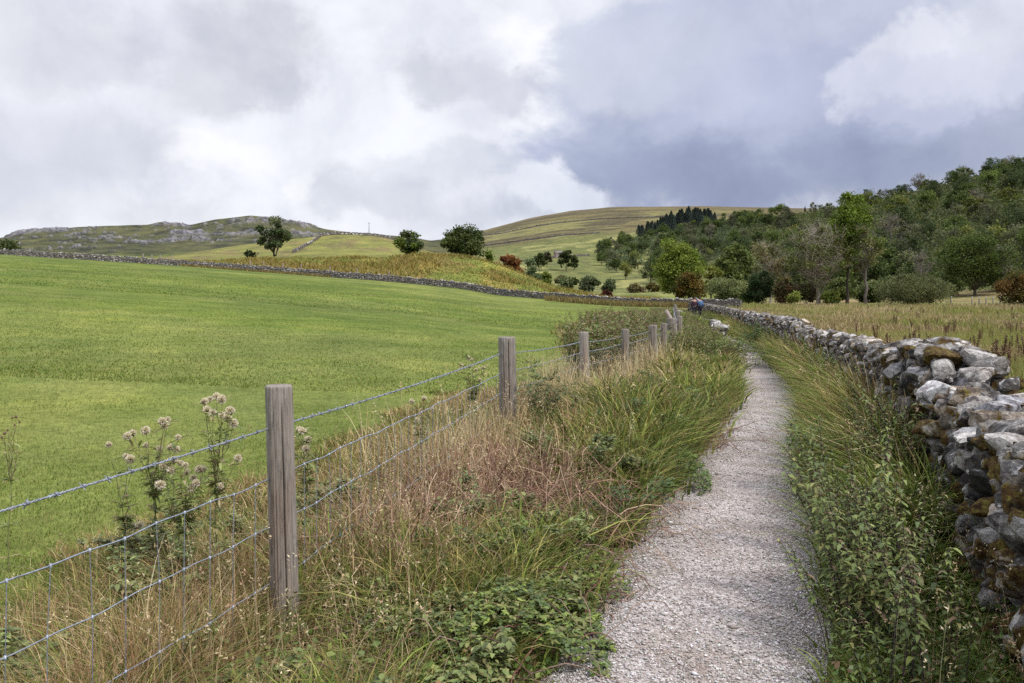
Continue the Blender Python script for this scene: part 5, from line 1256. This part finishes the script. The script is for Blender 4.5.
def conifer_meshes(seed, h, cr):
    r = np.random.default_rng(seed); T = MB(); cr *= 1.35; T.tube([(0, 0, -.3), (0, 0, h * .5), (0, 0, h * .97)], [.22, .14, .03], 6, (.07, .055, .045)); C = MB()
    n = 4200; t = r.uniform(.04, 1, n) ** .8; lay = np.floor(t * 16) / 16; wdt = cr * (1 - t) ** .85 * (.75 + .35 * r.random(n)) * (1.15 - (t - lay) * 5 * .5); a = r.uniform(0, 6.28, n); q = r.uniform(.2, 1, n) ** .5
    P = np.stack([np.cos(a) * wdt * q, np.sin(a) * wdt * q, h * t - wdt * q * .25], 1)
    col = np.array([(.045, .060, .058), (.052, .068, .062), (.038, .052, .052)])[r.integers(0, 3, n)]  # leaf colours lightened and blued to stand in for distance haze
    V, Q, Cc = leaf_quads(P, r.uniform(.4, .9, n), col, .5, -.2); C.add(V, Q, Cc); return T.mesh('trunk', True), C.mesh('crown')
CON = [conifer_meshes(301 + i, 16 + i, 3.0 + .3 * i) for i in range(3)]
for i in range(50):
    px = 640 + (i % 25) * 3.1 + r_.uniform(-2, 2); d = r_.uniform(830, 960)
    s = (.55 + .45 * math.exp(-((px - 683) / 26) ** 2)) * r_.uniform(.9, 1.25); x, y, z = at(px, d)
    e = empty('conifer', (x, y, z), r_.uniform(0, 6)); e.scale = (s * r_.uniform(1.3, 1.7),) * 2 + (s,); tag(e, 'dark blue-green conifer, distance haze put into its colour, in the plantation on the brown moor slope', 'conifer', 'conifers of the plantation')
    obj('trunk', CON[i % 3][0], M_bark, e); obj('crown', CON[i % 3][1], M_crown, e)
for px, lab in ((805, 'leftmost of two lone conifers on the moor skyline'), (816, 'right one of two lone conifers on the moor skyline')):
    x, y, z = at(px, 1000); e = empty('conifer', (x, y, z)); e.scale = (.62,) * 3; tag(e, lab, 'conifer'); obj('trunk', CON[0][0], M_bark, e); obj('crown', CON[0][1], M_crown, e)

# woodland floor and canopy fill so the slopes are closed
def understory():
    A = Acc(); n = 70000
    px = rng.uniform(735, 1150, n); d = rng.uniform(170, 640, n); x = (px - CX) / F * d; z = H(x, d)
    k = ~((px < 800) & (d < 200)) & ~((px > 925) & (d < 172)); x, d, z = x[k], d[k], z[k]; n = len(x)
    P = np.stack([x, d, z + rng.uniform(0, 1, n) ** 1.4 * 4.5 * (.3 + fbm(x * .06, d * .06, 3))], 1)
    c = pick([(.05, .07, .025), (.07, .085, .03), (.085, .08, .045), (.11, .11, .04), (.04, .05, .025)], [3, 3, 1.5, 1, 3], n)
    A.add(leaf_quads(P, rng.uniform(.5, 1.1, n) * (.7 + d / 700), c, .8))
    n = 22000; px = rng.uniform(596, 765, n); d = rng.uniform(430, 860, n); k = px > 608 + (d - 480) * .03; px, d = px[k], d[k]; n = len(px); x = (px - CX) / F * d; kk = fbm(x * .012, d * .012, 3) > .42; x, d = x[kk], d[kk]; n = len(x)
    P = np.stack([x, d, H(x, d) + rng.uniform(0, 3.5, n)], 1)
    A.add(leaf_quads(P, rng.uniform(.8, 1.7, n), pick([(.05, .07, .035), (.07, .085, .04), (.04, .055, .035)], [2, 2, 2], n), .8))
    tag(A.build('undergrowth', M_crown), kind='stuff', label='scrub and undergrowth between the trees of the wooded hillside')
understory()
# rushes and scrub behind the far wall
def hedgeline():
    A = Acc(); n = 9000
    px = np.concatenate([rng.uniform(545, 700, 5000), rng.uniform(180, 330, 4000)]); d = dw_(px) + np.where(px > 400, rng.uniform(-6, -.5, n), rng.uniform(-2.5, 2.5, n)); x = (px - CX) / F * d
    A.add(blades(x, d, H(x, d), rng.uniform(.3, 1.0, n) * np.where(px < 330, .7, 1.1), rng.uniform(.06, .14, n), rng.uniform(0, 6.28, n), rng.uniform(.1, .8, n), pick([(.24, .19, .08), (.15, .15, .05), (.18, .12, .06)], [3, 2, 2], n), 2))
    tag(A.build('wall_foot_grass', M_grass), kind='stuff', label='long dry grass growing at the foot of the far pasture wall')
hedgeline()

# ------------------------------------------------------------------ barn and mast
def barn():
    x, y, z = at(558.5, 560); e = empty('stone_barn', (x, y, z), .35); tag(e, 'tiny stone barn half hidden by a dark tree in the pale valley pasture', 'barn')
    m = MB(); m.box((0, 0, 1.3), (5.5, 4.2, 3.4), (.30, .24, .23)); 
    m.add([(-2.75, -2.1, 3.0), (-2.75, 2.1, 3.0), (-2.75, 0, 4.6), (2.75, -2.1, 3.0), (2.75, 2.1, 3.0), (2.75, 0, 4.6)], [[0, 2, 1], [3, 4, 5]], (.30, .24, .23)); m.build('wall', M_stone, e, False, (0, 0, 0), 'Moss')
    f = MB(); f.add([(-2.9, -2.35, 2.95), (2.9, -2.35, 2.95), (2.9, 0, 4.75), (-2.9, 0, 4.75), (-2.9, 2.35, 2.95), (2.9, 2.35, 2.95), (-2.9, -2.35, 2.8), (2.9, -2.35, 2.8), (2.9, 2.35, 2.8), (-2.9, 2.35, 2.8)],
                    [[0, 1, 2, 3], [3, 2, 5, 4], [0, 6, 7, 1], [4, 5, 8, 9]], (.17, .15, .15)); f.build('roof', M_stone, e, False, (0, 0, 0), 'Moss')
    dd = MB(); dd.box((.3, -2.13, .95), (1.1, .08, 2.0), (.05, .04, .035)); dd.build('door', M_stem, e)
barn()
def mast():
    x, y, z = at(369, 1490); m = MB(); m.tube([(0, 0, -1), (0, 0, 12), (0, 0, 22)], [.7, .5, .3], 6, (.16, .16, .18)); m.tube([(-2, 0, 19), (2, 0, 19)], .3, 5, (.16, .16, .18))
    tag(m.build('radio_mast', M_stem, None, False, (x, y, z)), 'thin mast on the far skyline above the small round tree', 'mast')
mast()

# ------------------------------------------------------------------ two walkers far down the path
def skin_obj(name, verts, edges, radii, mat, parent, sub=1):
    me = bpy.data.meshes.new(name); me.from_pydata(verts, edges, []); me.update(); o = obj(name, me, mat, parent)
    md = o.modifiers.new('skin', 'SKIN'); md.use_smooth_shade = True
    for i, r in enumerate(radii): me.skin_vertices[0].data[i].radius = (r, r) if not isinstance(r, tuple) else r
    me.skin_vertices[0].data[0].use_root = True
    s = o.modifiers.new('sub', 'SUBSURF'); s.levels = sub; s.render_levels = sub; return o
def ico_mb(name, c, half, mat, parent, sub=2, col=(.5, .5, .5)):
    V, Fc = ICO[sub]; m = MB(); m.add(V * np.array(half) + np.array(c), Fc, col); return m.build(name, mat, parent, True)
def walker(label, px, d, jacket, trouser, hair, rz, stride, dzz=0, pack=None):
    x, y, z = at(px, d); e = empty('person', (x, y, z + dzz), rz); tag(e, label, 'person')
    V = [(0, 0, .95), (0, -.01, 1.15), (0, 0, 1.40), (0, 0, 1.52), (0, .015, 1.62), (0, .015, 1.72),
         (.10, 0, .90), (.10, stride, .50), (.10, stride * .6, .08), (.10, stride * .6 + .14, .04),
         (-.10, 0, .90), (-.10, -stride * .6, .50), (-.10, -stride * 1.5, .10), (-.10, -stride * 1.5 + .12, .05),
         (.19, 0, 1.40), (.25, -.06, 1.14), (.22, .10, .93), (.215, .16, .86), (-.19, 0, 1.40), (-.25, -.04, 1.14), (-.22, .12, .95), (-.215, .17, .88)]
    E = [(0, 1), (1, 2), (2, 3), (3, 4), (4, 5), (0, 6), (6, 7), (7, 8), (8, 9), (0, 10), (10, 11), (11, 12), (12, 13), (2, 14), (14, 15), (15, 16), (16, 17), (2, 18), (18, 19), (19, 20), (20, 21)]
    Rd = [.13, .12, .13, .055, .085, .08, .085, .06, .045, .035, .085, .06, .045, .035, .055, .045, .033, .03, .055, .045, .033, .03]
    skin_obj('body', V, E, Rd, M_skin, e)
    ju = [0, 1, 2, 14, 15, 16, 18, 19, 20]; mp = {a: i for i, a in enumerate(ju)}
    skin_obj('jacket', [V[i] for i in ju], [(mp[a], mp[b]) for a, b in E if a in mp and b in mp], [.165, .155, .155, .08, .066, .052, .08, .066, .052], jacket, e)
    tu = [0, 6, 7, 8, 10, 11, 12]; mp = {a: i for i, a in enumerate(tu)}
    skin_obj('trousers', [V[i] for i in tu], [(mp[a], mp[b]) for a, b in E if a in mp and b in mp], [.145, .105, .078, .062, .105, .078, .062], trouser, e)
    ico_mb('hair', (0, -.01, 1.70), (.10, .115, .10), hair, e)
    for s, i in ((.10, 8), (-.10, 12)):
        ico_mb('shoe', (s, V[i][1] + .06, .05), (.055, .14, .055), hair, e, 2)
    if pack:
        o = ico_mb('backpack', (x + .0, y - .20, z + dzz + 1.22), (.17, .12, .25), pack, None, 3); tag(o, 'pale blue rucksack on the back of the walker in blue', 'rucksack')
M_skin = mat_plain('skin', (.50, .30, .22), .6, 0, .3, .08); M_blue = mat_plain('blue_fabric', (.06, .14, .34), .85, 0, .2, .15); M_dark = mat_plain('dark_fabric', (.03, .028, .045), .9, 0, .2, .2)
M_red = mat_plain('maroon_fabric', (.06, .03, .045), .85, 0, .2, .2); M_hair = mat_plain('dark_hair', (.06, .035, .025), .8, 0, .3, .2); M_pale = mat_plain('pale_blue_fabric', (.08, .15, .27), .8, 0, .2, .15)
walker('walker in a blue jacket on the far path beside the stone wall', 700, 68, M_blue, M_dark, M_hair, .1, .10, 0, M_pale)
walker('walker in a dark maroon top beside the one in blue on the far path', 694.5, 68, M_red, M_dark, M_hair, -.1, .12, 0)

# ------------------------------------------------------------------ sky, sun, camera
def build_world():
    w = bpy.data.worlds.new('World'); S.world = w; w.use_nodes = True
    nt = w.node_tree; nt.nodes.clear(); lk = nt.links
    out = N(nt, 'ShaderNodeOutputWorld'); bg = N(nt, 'ShaderNodeBackground'); bg.inputs[1].default_value = .1; lk.new(bg.outputs[0], out.inputs[0])
    sky = N(nt, 'ShaderNodeTexSky'); sky.sky_type = 'NISHITA'; sky.sun_disc = False; sky.sun_elevation = R(SUN_EL); sky.sun_rotation = R(SUN_AZ)
    tc = N(nt, 'ShaderNodeTexCoord'); D = tc.outputs['Generated']
    n0 = noise(nt, D, 3.2, 8, .62, .2); n1 = noise(nt, D, 9, 6, .6, .2)
    sub = N(nt, 'ShaderNodeVectorMath', operation='SUBTRACT'); lk.new(n0.outputs['Color'], sub.inputs[0]); sub.inputs[1].default_value = (.5, .5, .5)
    sc = N(nt, 'ShaderNodeVectorMath', operation='SCALE'); lk.new(sub.outputs[0], sc.inputs[0]); sc.inputs['Scale'].default_value = .15
    P = N(nt, 'ShaderNodeVectorMath', operation='ADD'); lk.new(D, P.inputs[0]); lk.new(sc.outputs[0], P.inputs[1])
    sub2 = N(nt, 'ShaderNodeVectorMath', operation='SUBTRACT'); lk.new(n1.outputs['Color'], sub2.inputs[0]); sub2.inputs[1].default_value = (.5, .5, .5)
    sc2 = N(nt, 'ShaderNodeVectorMath', operation='SCALE'); lk.new(sub2.outputs[0], sc2.inputs[0]); sc2.inputs['Scale'].default_value = .09
    P2 = N(nt, 'ShaderNodeVectorMath', operation='ADD'); lk.new(P.outputs[0], P2.inputs[0]); lk.new(sc2.outputs[0], P2.inputs[1])
    sp = N(nt, 'ShaderNodeSeparateXYZ'); lk.new(P2.outputs[0], sp.inputs[0])
    az = N(nt, 'ShaderNodeMath', operation='ARCTAN2'); lk.new(sp.outputs[0], az.inputs[0]); lk.new(sp.outputs[1], az.inputs[1])
    el = N(nt, 'ShaderNodeMath', operation='ARCSINE', use_clamp=False); lk.new(sp.outputs[2], el.inputs[0])
    uv = N(nt, 'ShaderNodeCombineXYZ'); lk.new(az.outputs[0], uv.inputs[0]); lk.new(el.outputs[0], uv.inputs[1])
    def s2l(c): return tuple(((v / 255) / 12.92 if v / 255 < .04 else ((v / 255 + .055) / 1.055) ** 2.4) for v in c)
    K = 9.7
    def cc(c): l = s2l(c); return (l[0] * K, l[1] * K, l[2] * K, 1)
    base = N(nt, 'ShaderNodeMix', data_type='RGBA'); lk.new(ramp(nt, n0.outputs[0], [(.36, grey(0)), (.62, grey(1))]).outputs[0], base.inputs[0])
    base.inputs[6].default_value = cc((216, 218, 229)); base.inputs[7].default_value = cc((234, 236, 243))
    cur = base.outputs[2]
    def rag(s):
        a = N(nt, 'ShaderNodeMath', operation='MULTIPLY_ADD'); lk.new(n2.outputs[0], a.inputs[0]); a.inputs[1].default_value = 1.7; a.inputs[2].default_value = -.85
        b = N(nt, 'ShaderNodeMath', operation='ADD'); lk.new(a.outputs[0], b.inputs[0]); lk.new(s, b.inputs[1]); return b.outputs[0]
    mp = N(nt, 'ShaderNodeMapping'); mp.inputs['Scale'].default_value = (1, 1, 1.8); lk.new(D, mp.inputs[0]); n2 = noise(nt, mp.outputs[0], 6.5, 10, .6, .35)
    # cloud masses: direction (as azimuth / elevation), extents, colour, edge softness, strength
    for (px, py, sx, sy, col, soft, st) in CLOUDS:
        a0 = math.atan2(px - CX, F); e0 = math.atan2(HY - py, math.hypot(F, px - CX))
        v = N(nt, 'ShaderNodeVectorMath', operation='SUBTRACT'); lk.new(uv.outputs[0], v.inputs[0]); v.inputs[1].default_value = (a0, e0, 0)
        q = N(nt, 'ShaderNodeVectorMath', operation='MULTIPLY'); lk.new(v.outputs[0], q.inputs[0]); q.inputs[1].default_value = (F / sx, F / sy, 0)
        l = N(nt, 'ShaderNodeVectorMath', operation='LENGTH'); lk.new(q.outputs[0], l.inputs[0])
        mr = N(nt, 'ShaderNodeMapRange', interpolation_type='SMOOTHSTEP'); mr.inputs[1].default_value = 1 + soft; mr.inputs[2].default_value = 1 - soft
        mr.inputs[3].default_value = 0; mr.inputs[4].default_value = st; lk.new(rag(l.outputs['Value']), mr.inputs[0])
        cur = mult(nt, cur, cc(col), mr.outputs[0], 'MIX')
    # fine billow shading, brighter cloud deck overhead (an overcast sky is brightest near the zenith)
    b1 = ramp(nt, n1.outputs[0], [(.32, (.88, .89, .92, 1)), (.5, grey(1)), (.68, (1.08, 1.08, 1.07, 1))]); cur = mult(nt, cur, b1.outputs[0], 1.0)
    dz = N(nt, 'ShaderNodeSeparateXYZ'); lk.new(D, dz.inputs[0])
    up = N(nt, 'ShaderNodeMapRange', interpolation_type='SMOOTHSTEP'); up.inputs[1].default_value = .42; up.inputs[2].default_value = .9; up.inputs[3].default_value = 1; up.inputs[4].default_value = ZEN
    lk.new(dz.outputs[2], up.inputs[0])
    cur = mult(nt, cur, up.outputs[0], 1.0)
    fin = mult(nt, cur, sky.outputs[0], .05, 'MIX')
    lk.new(fin, bg.inputs[0])
SUN_AZ, SUN_EL = 128.0, 50.0
ZEN = 1.9
CLOUDS = [
    (340, 120, 120, 130, (236, 238, 244), 0.6, 0.8),
    (30, 30, 90.63, 45.315, (210.84, 212.4, 220.98), 0.58, 0.702), (100, 62, 60.42, 22.154, (209.28, 210.84, 220.2), 0.58, 0.663), (50, 140, 110.77, 34.238, (206.16, 208.5, 219.42), 0.58, 0.663), (30, 182, 80.56, 26.182, (198.36, 202.26, 215.52), 0.6, 0.624),
    (110, 150, 50.35, 20.14, (203.04, 206.16, 217.08), 0.58, 0.546), (120, 222, 130.91, 14.098, (215.52, 217.08, 223.32), 0.6, 0.546), (185, 105, 50.35, 14.098, (217.08, 218.64, 226.44), 0.6, 0.546),
    (240, 44, 58.406, 30.21, (198.36, 199.92, 209.28), 0.46, 0.741), (210, 85, 42.294, 22.154, (201.48, 203.04, 212.4), 0.48, 0.702), (265, 80, 28.196, 22.154, (198.36, 199.92, 210.06), 0.48, 0.624),
    (445, 72, 62.434, 17.119, (203.04, 205.38, 215.52), 0.48, 0.702), (500, 84, 40.28, 16.112, (203.04, 205.38, 216.3), 0.48, 0.663), (420, 80, 30.21, 14.098, (200.7, 203.82, 213.96), 0.48, 0.624),
    (385, 190, 60.42, 18.126, (199.92, 203.04, 214.74), 0.53, 0.663), (345, 200, 30.21, 14.098, (201.48, 204.6, 215.52), 0.53, 0.546), (430, 160, 50.35, 12.084, (204.6, 207.72, 218.64), 0.58, 0.624), (480, 148, 46.322, 14.098, (201.48, 205.38, 217.08), 0.53, 0.663), (455, 212, 60.42, 12.084, (209.28, 212.4, 221.76), 0.58, 0.546),
    (205, 148, 26, 14, (252, 252, 253), 0.6, 0.49), (310, 190, 12, 14, (252, 252, 253), 0.6, 0.56), (262, 165, 34, 16, (243, 244, 248), 0.5, 0.7),
    (545, 30, 60, 34, (246, 247, 250), 0.5, 0.85), (550, 60, 46, 18, (240, 242, 247), 0.4, 0.8), (600, 8, 80, 20, (222, 225, 235), 0.6, 0.7), (530, 115, 34, 20, (244, 245, 249), 0.4, 0.8),
    (730, 110, 190, 110, (176, 183, 208), 0.3, 0.95), (630, 70, 80, 44, (204, 208, 222), 0.4, 0.8), (800, 22, 150, 34, (192, 197, 216), 0.6, 0.8),
    (700, 90, 60, 30, (190, 196, 216), 0.4, 0.6), (760, 195, 210, 36, (140, 149, 177), 0.75, 0.95), (610, 150, 40, 26, (162, 170, 194), 0.75, 0.85), (650, 175, 60, 26, (146, 154, 181), 0.75, 0.8), (900, 165, 160, 36, (146, 154, 181), 0.75, 0.9),
    (1005, 120, 70, 60, (166, 173, 195), 0.75, 0.8), (1000, 30, 60, 22, (206, 209, 222), 0.5, 0.6), (925, 58, 46, 34, (219, 221, 232), 0.18, 0.95), (900, 95, 42, 30, (210, 213, 228), 0.2, 0.9), (965, 88, 52, 34, (207, 210, 226), 0.2, 0.9),
    (930, 128, 60, 14, (176, 183, 208), 0.5, 0.6), (545, 178, 34, 22, (222, 225, 235), 0.3, 0.9), (575, 200, 36, 14, (216, 220, 232), 0.3, 0.9)]
build_world()
sd = Vector((math.sin(R(SUN_AZ)) * math.cos(R(SUN_EL)), math.cos(R(SUN_AZ)) * math.cos(R(SUN_EL)), math.sin(R(SUN_EL))))
L = bpy.data.lights.new('sun', 'SUN'); L.energy = 2.9; L.angle = R(9); L.color = (1.0, .955, .88)
lo = bpy.data.objects.new('sun', L); COL.objects.link(lo); lo.rotation_euler = sd.to_track_quat('Z', 'Y').to_euler(); lo.location = (0, 0, 50)
cam = bpy.data.cameras.new('camera'); co = bpy.data.objects.new('camera', cam); COL.objects.link(co); S.camera = co
co.location = (0, 0, EYE); co.rotation_euler = (R(90), 0, 0)
cam.sensor_width = 36; cam.lens = F * 36 / 1024; cam.shift_y = -(341.5 - HY) / 1024; cam.clip_start = .05; cam.clip_end = 20000
S.view_settings.view_transform = 'Standard'; S.view_settings.look = 'None'; S.view_settings.exposure = 0.22; S.view_settings.gamma = 1
S.render.engine = 'CYCLES'
S.cycles.use_denoising = False
S.cycles.max_bounces = 6; S.cycles.diffuse_bounces = 3; S.cycles.transmission_bounces = 3; S.cycles.transparent_max_bounces = 8; S.cycles.volume_bounces = 0
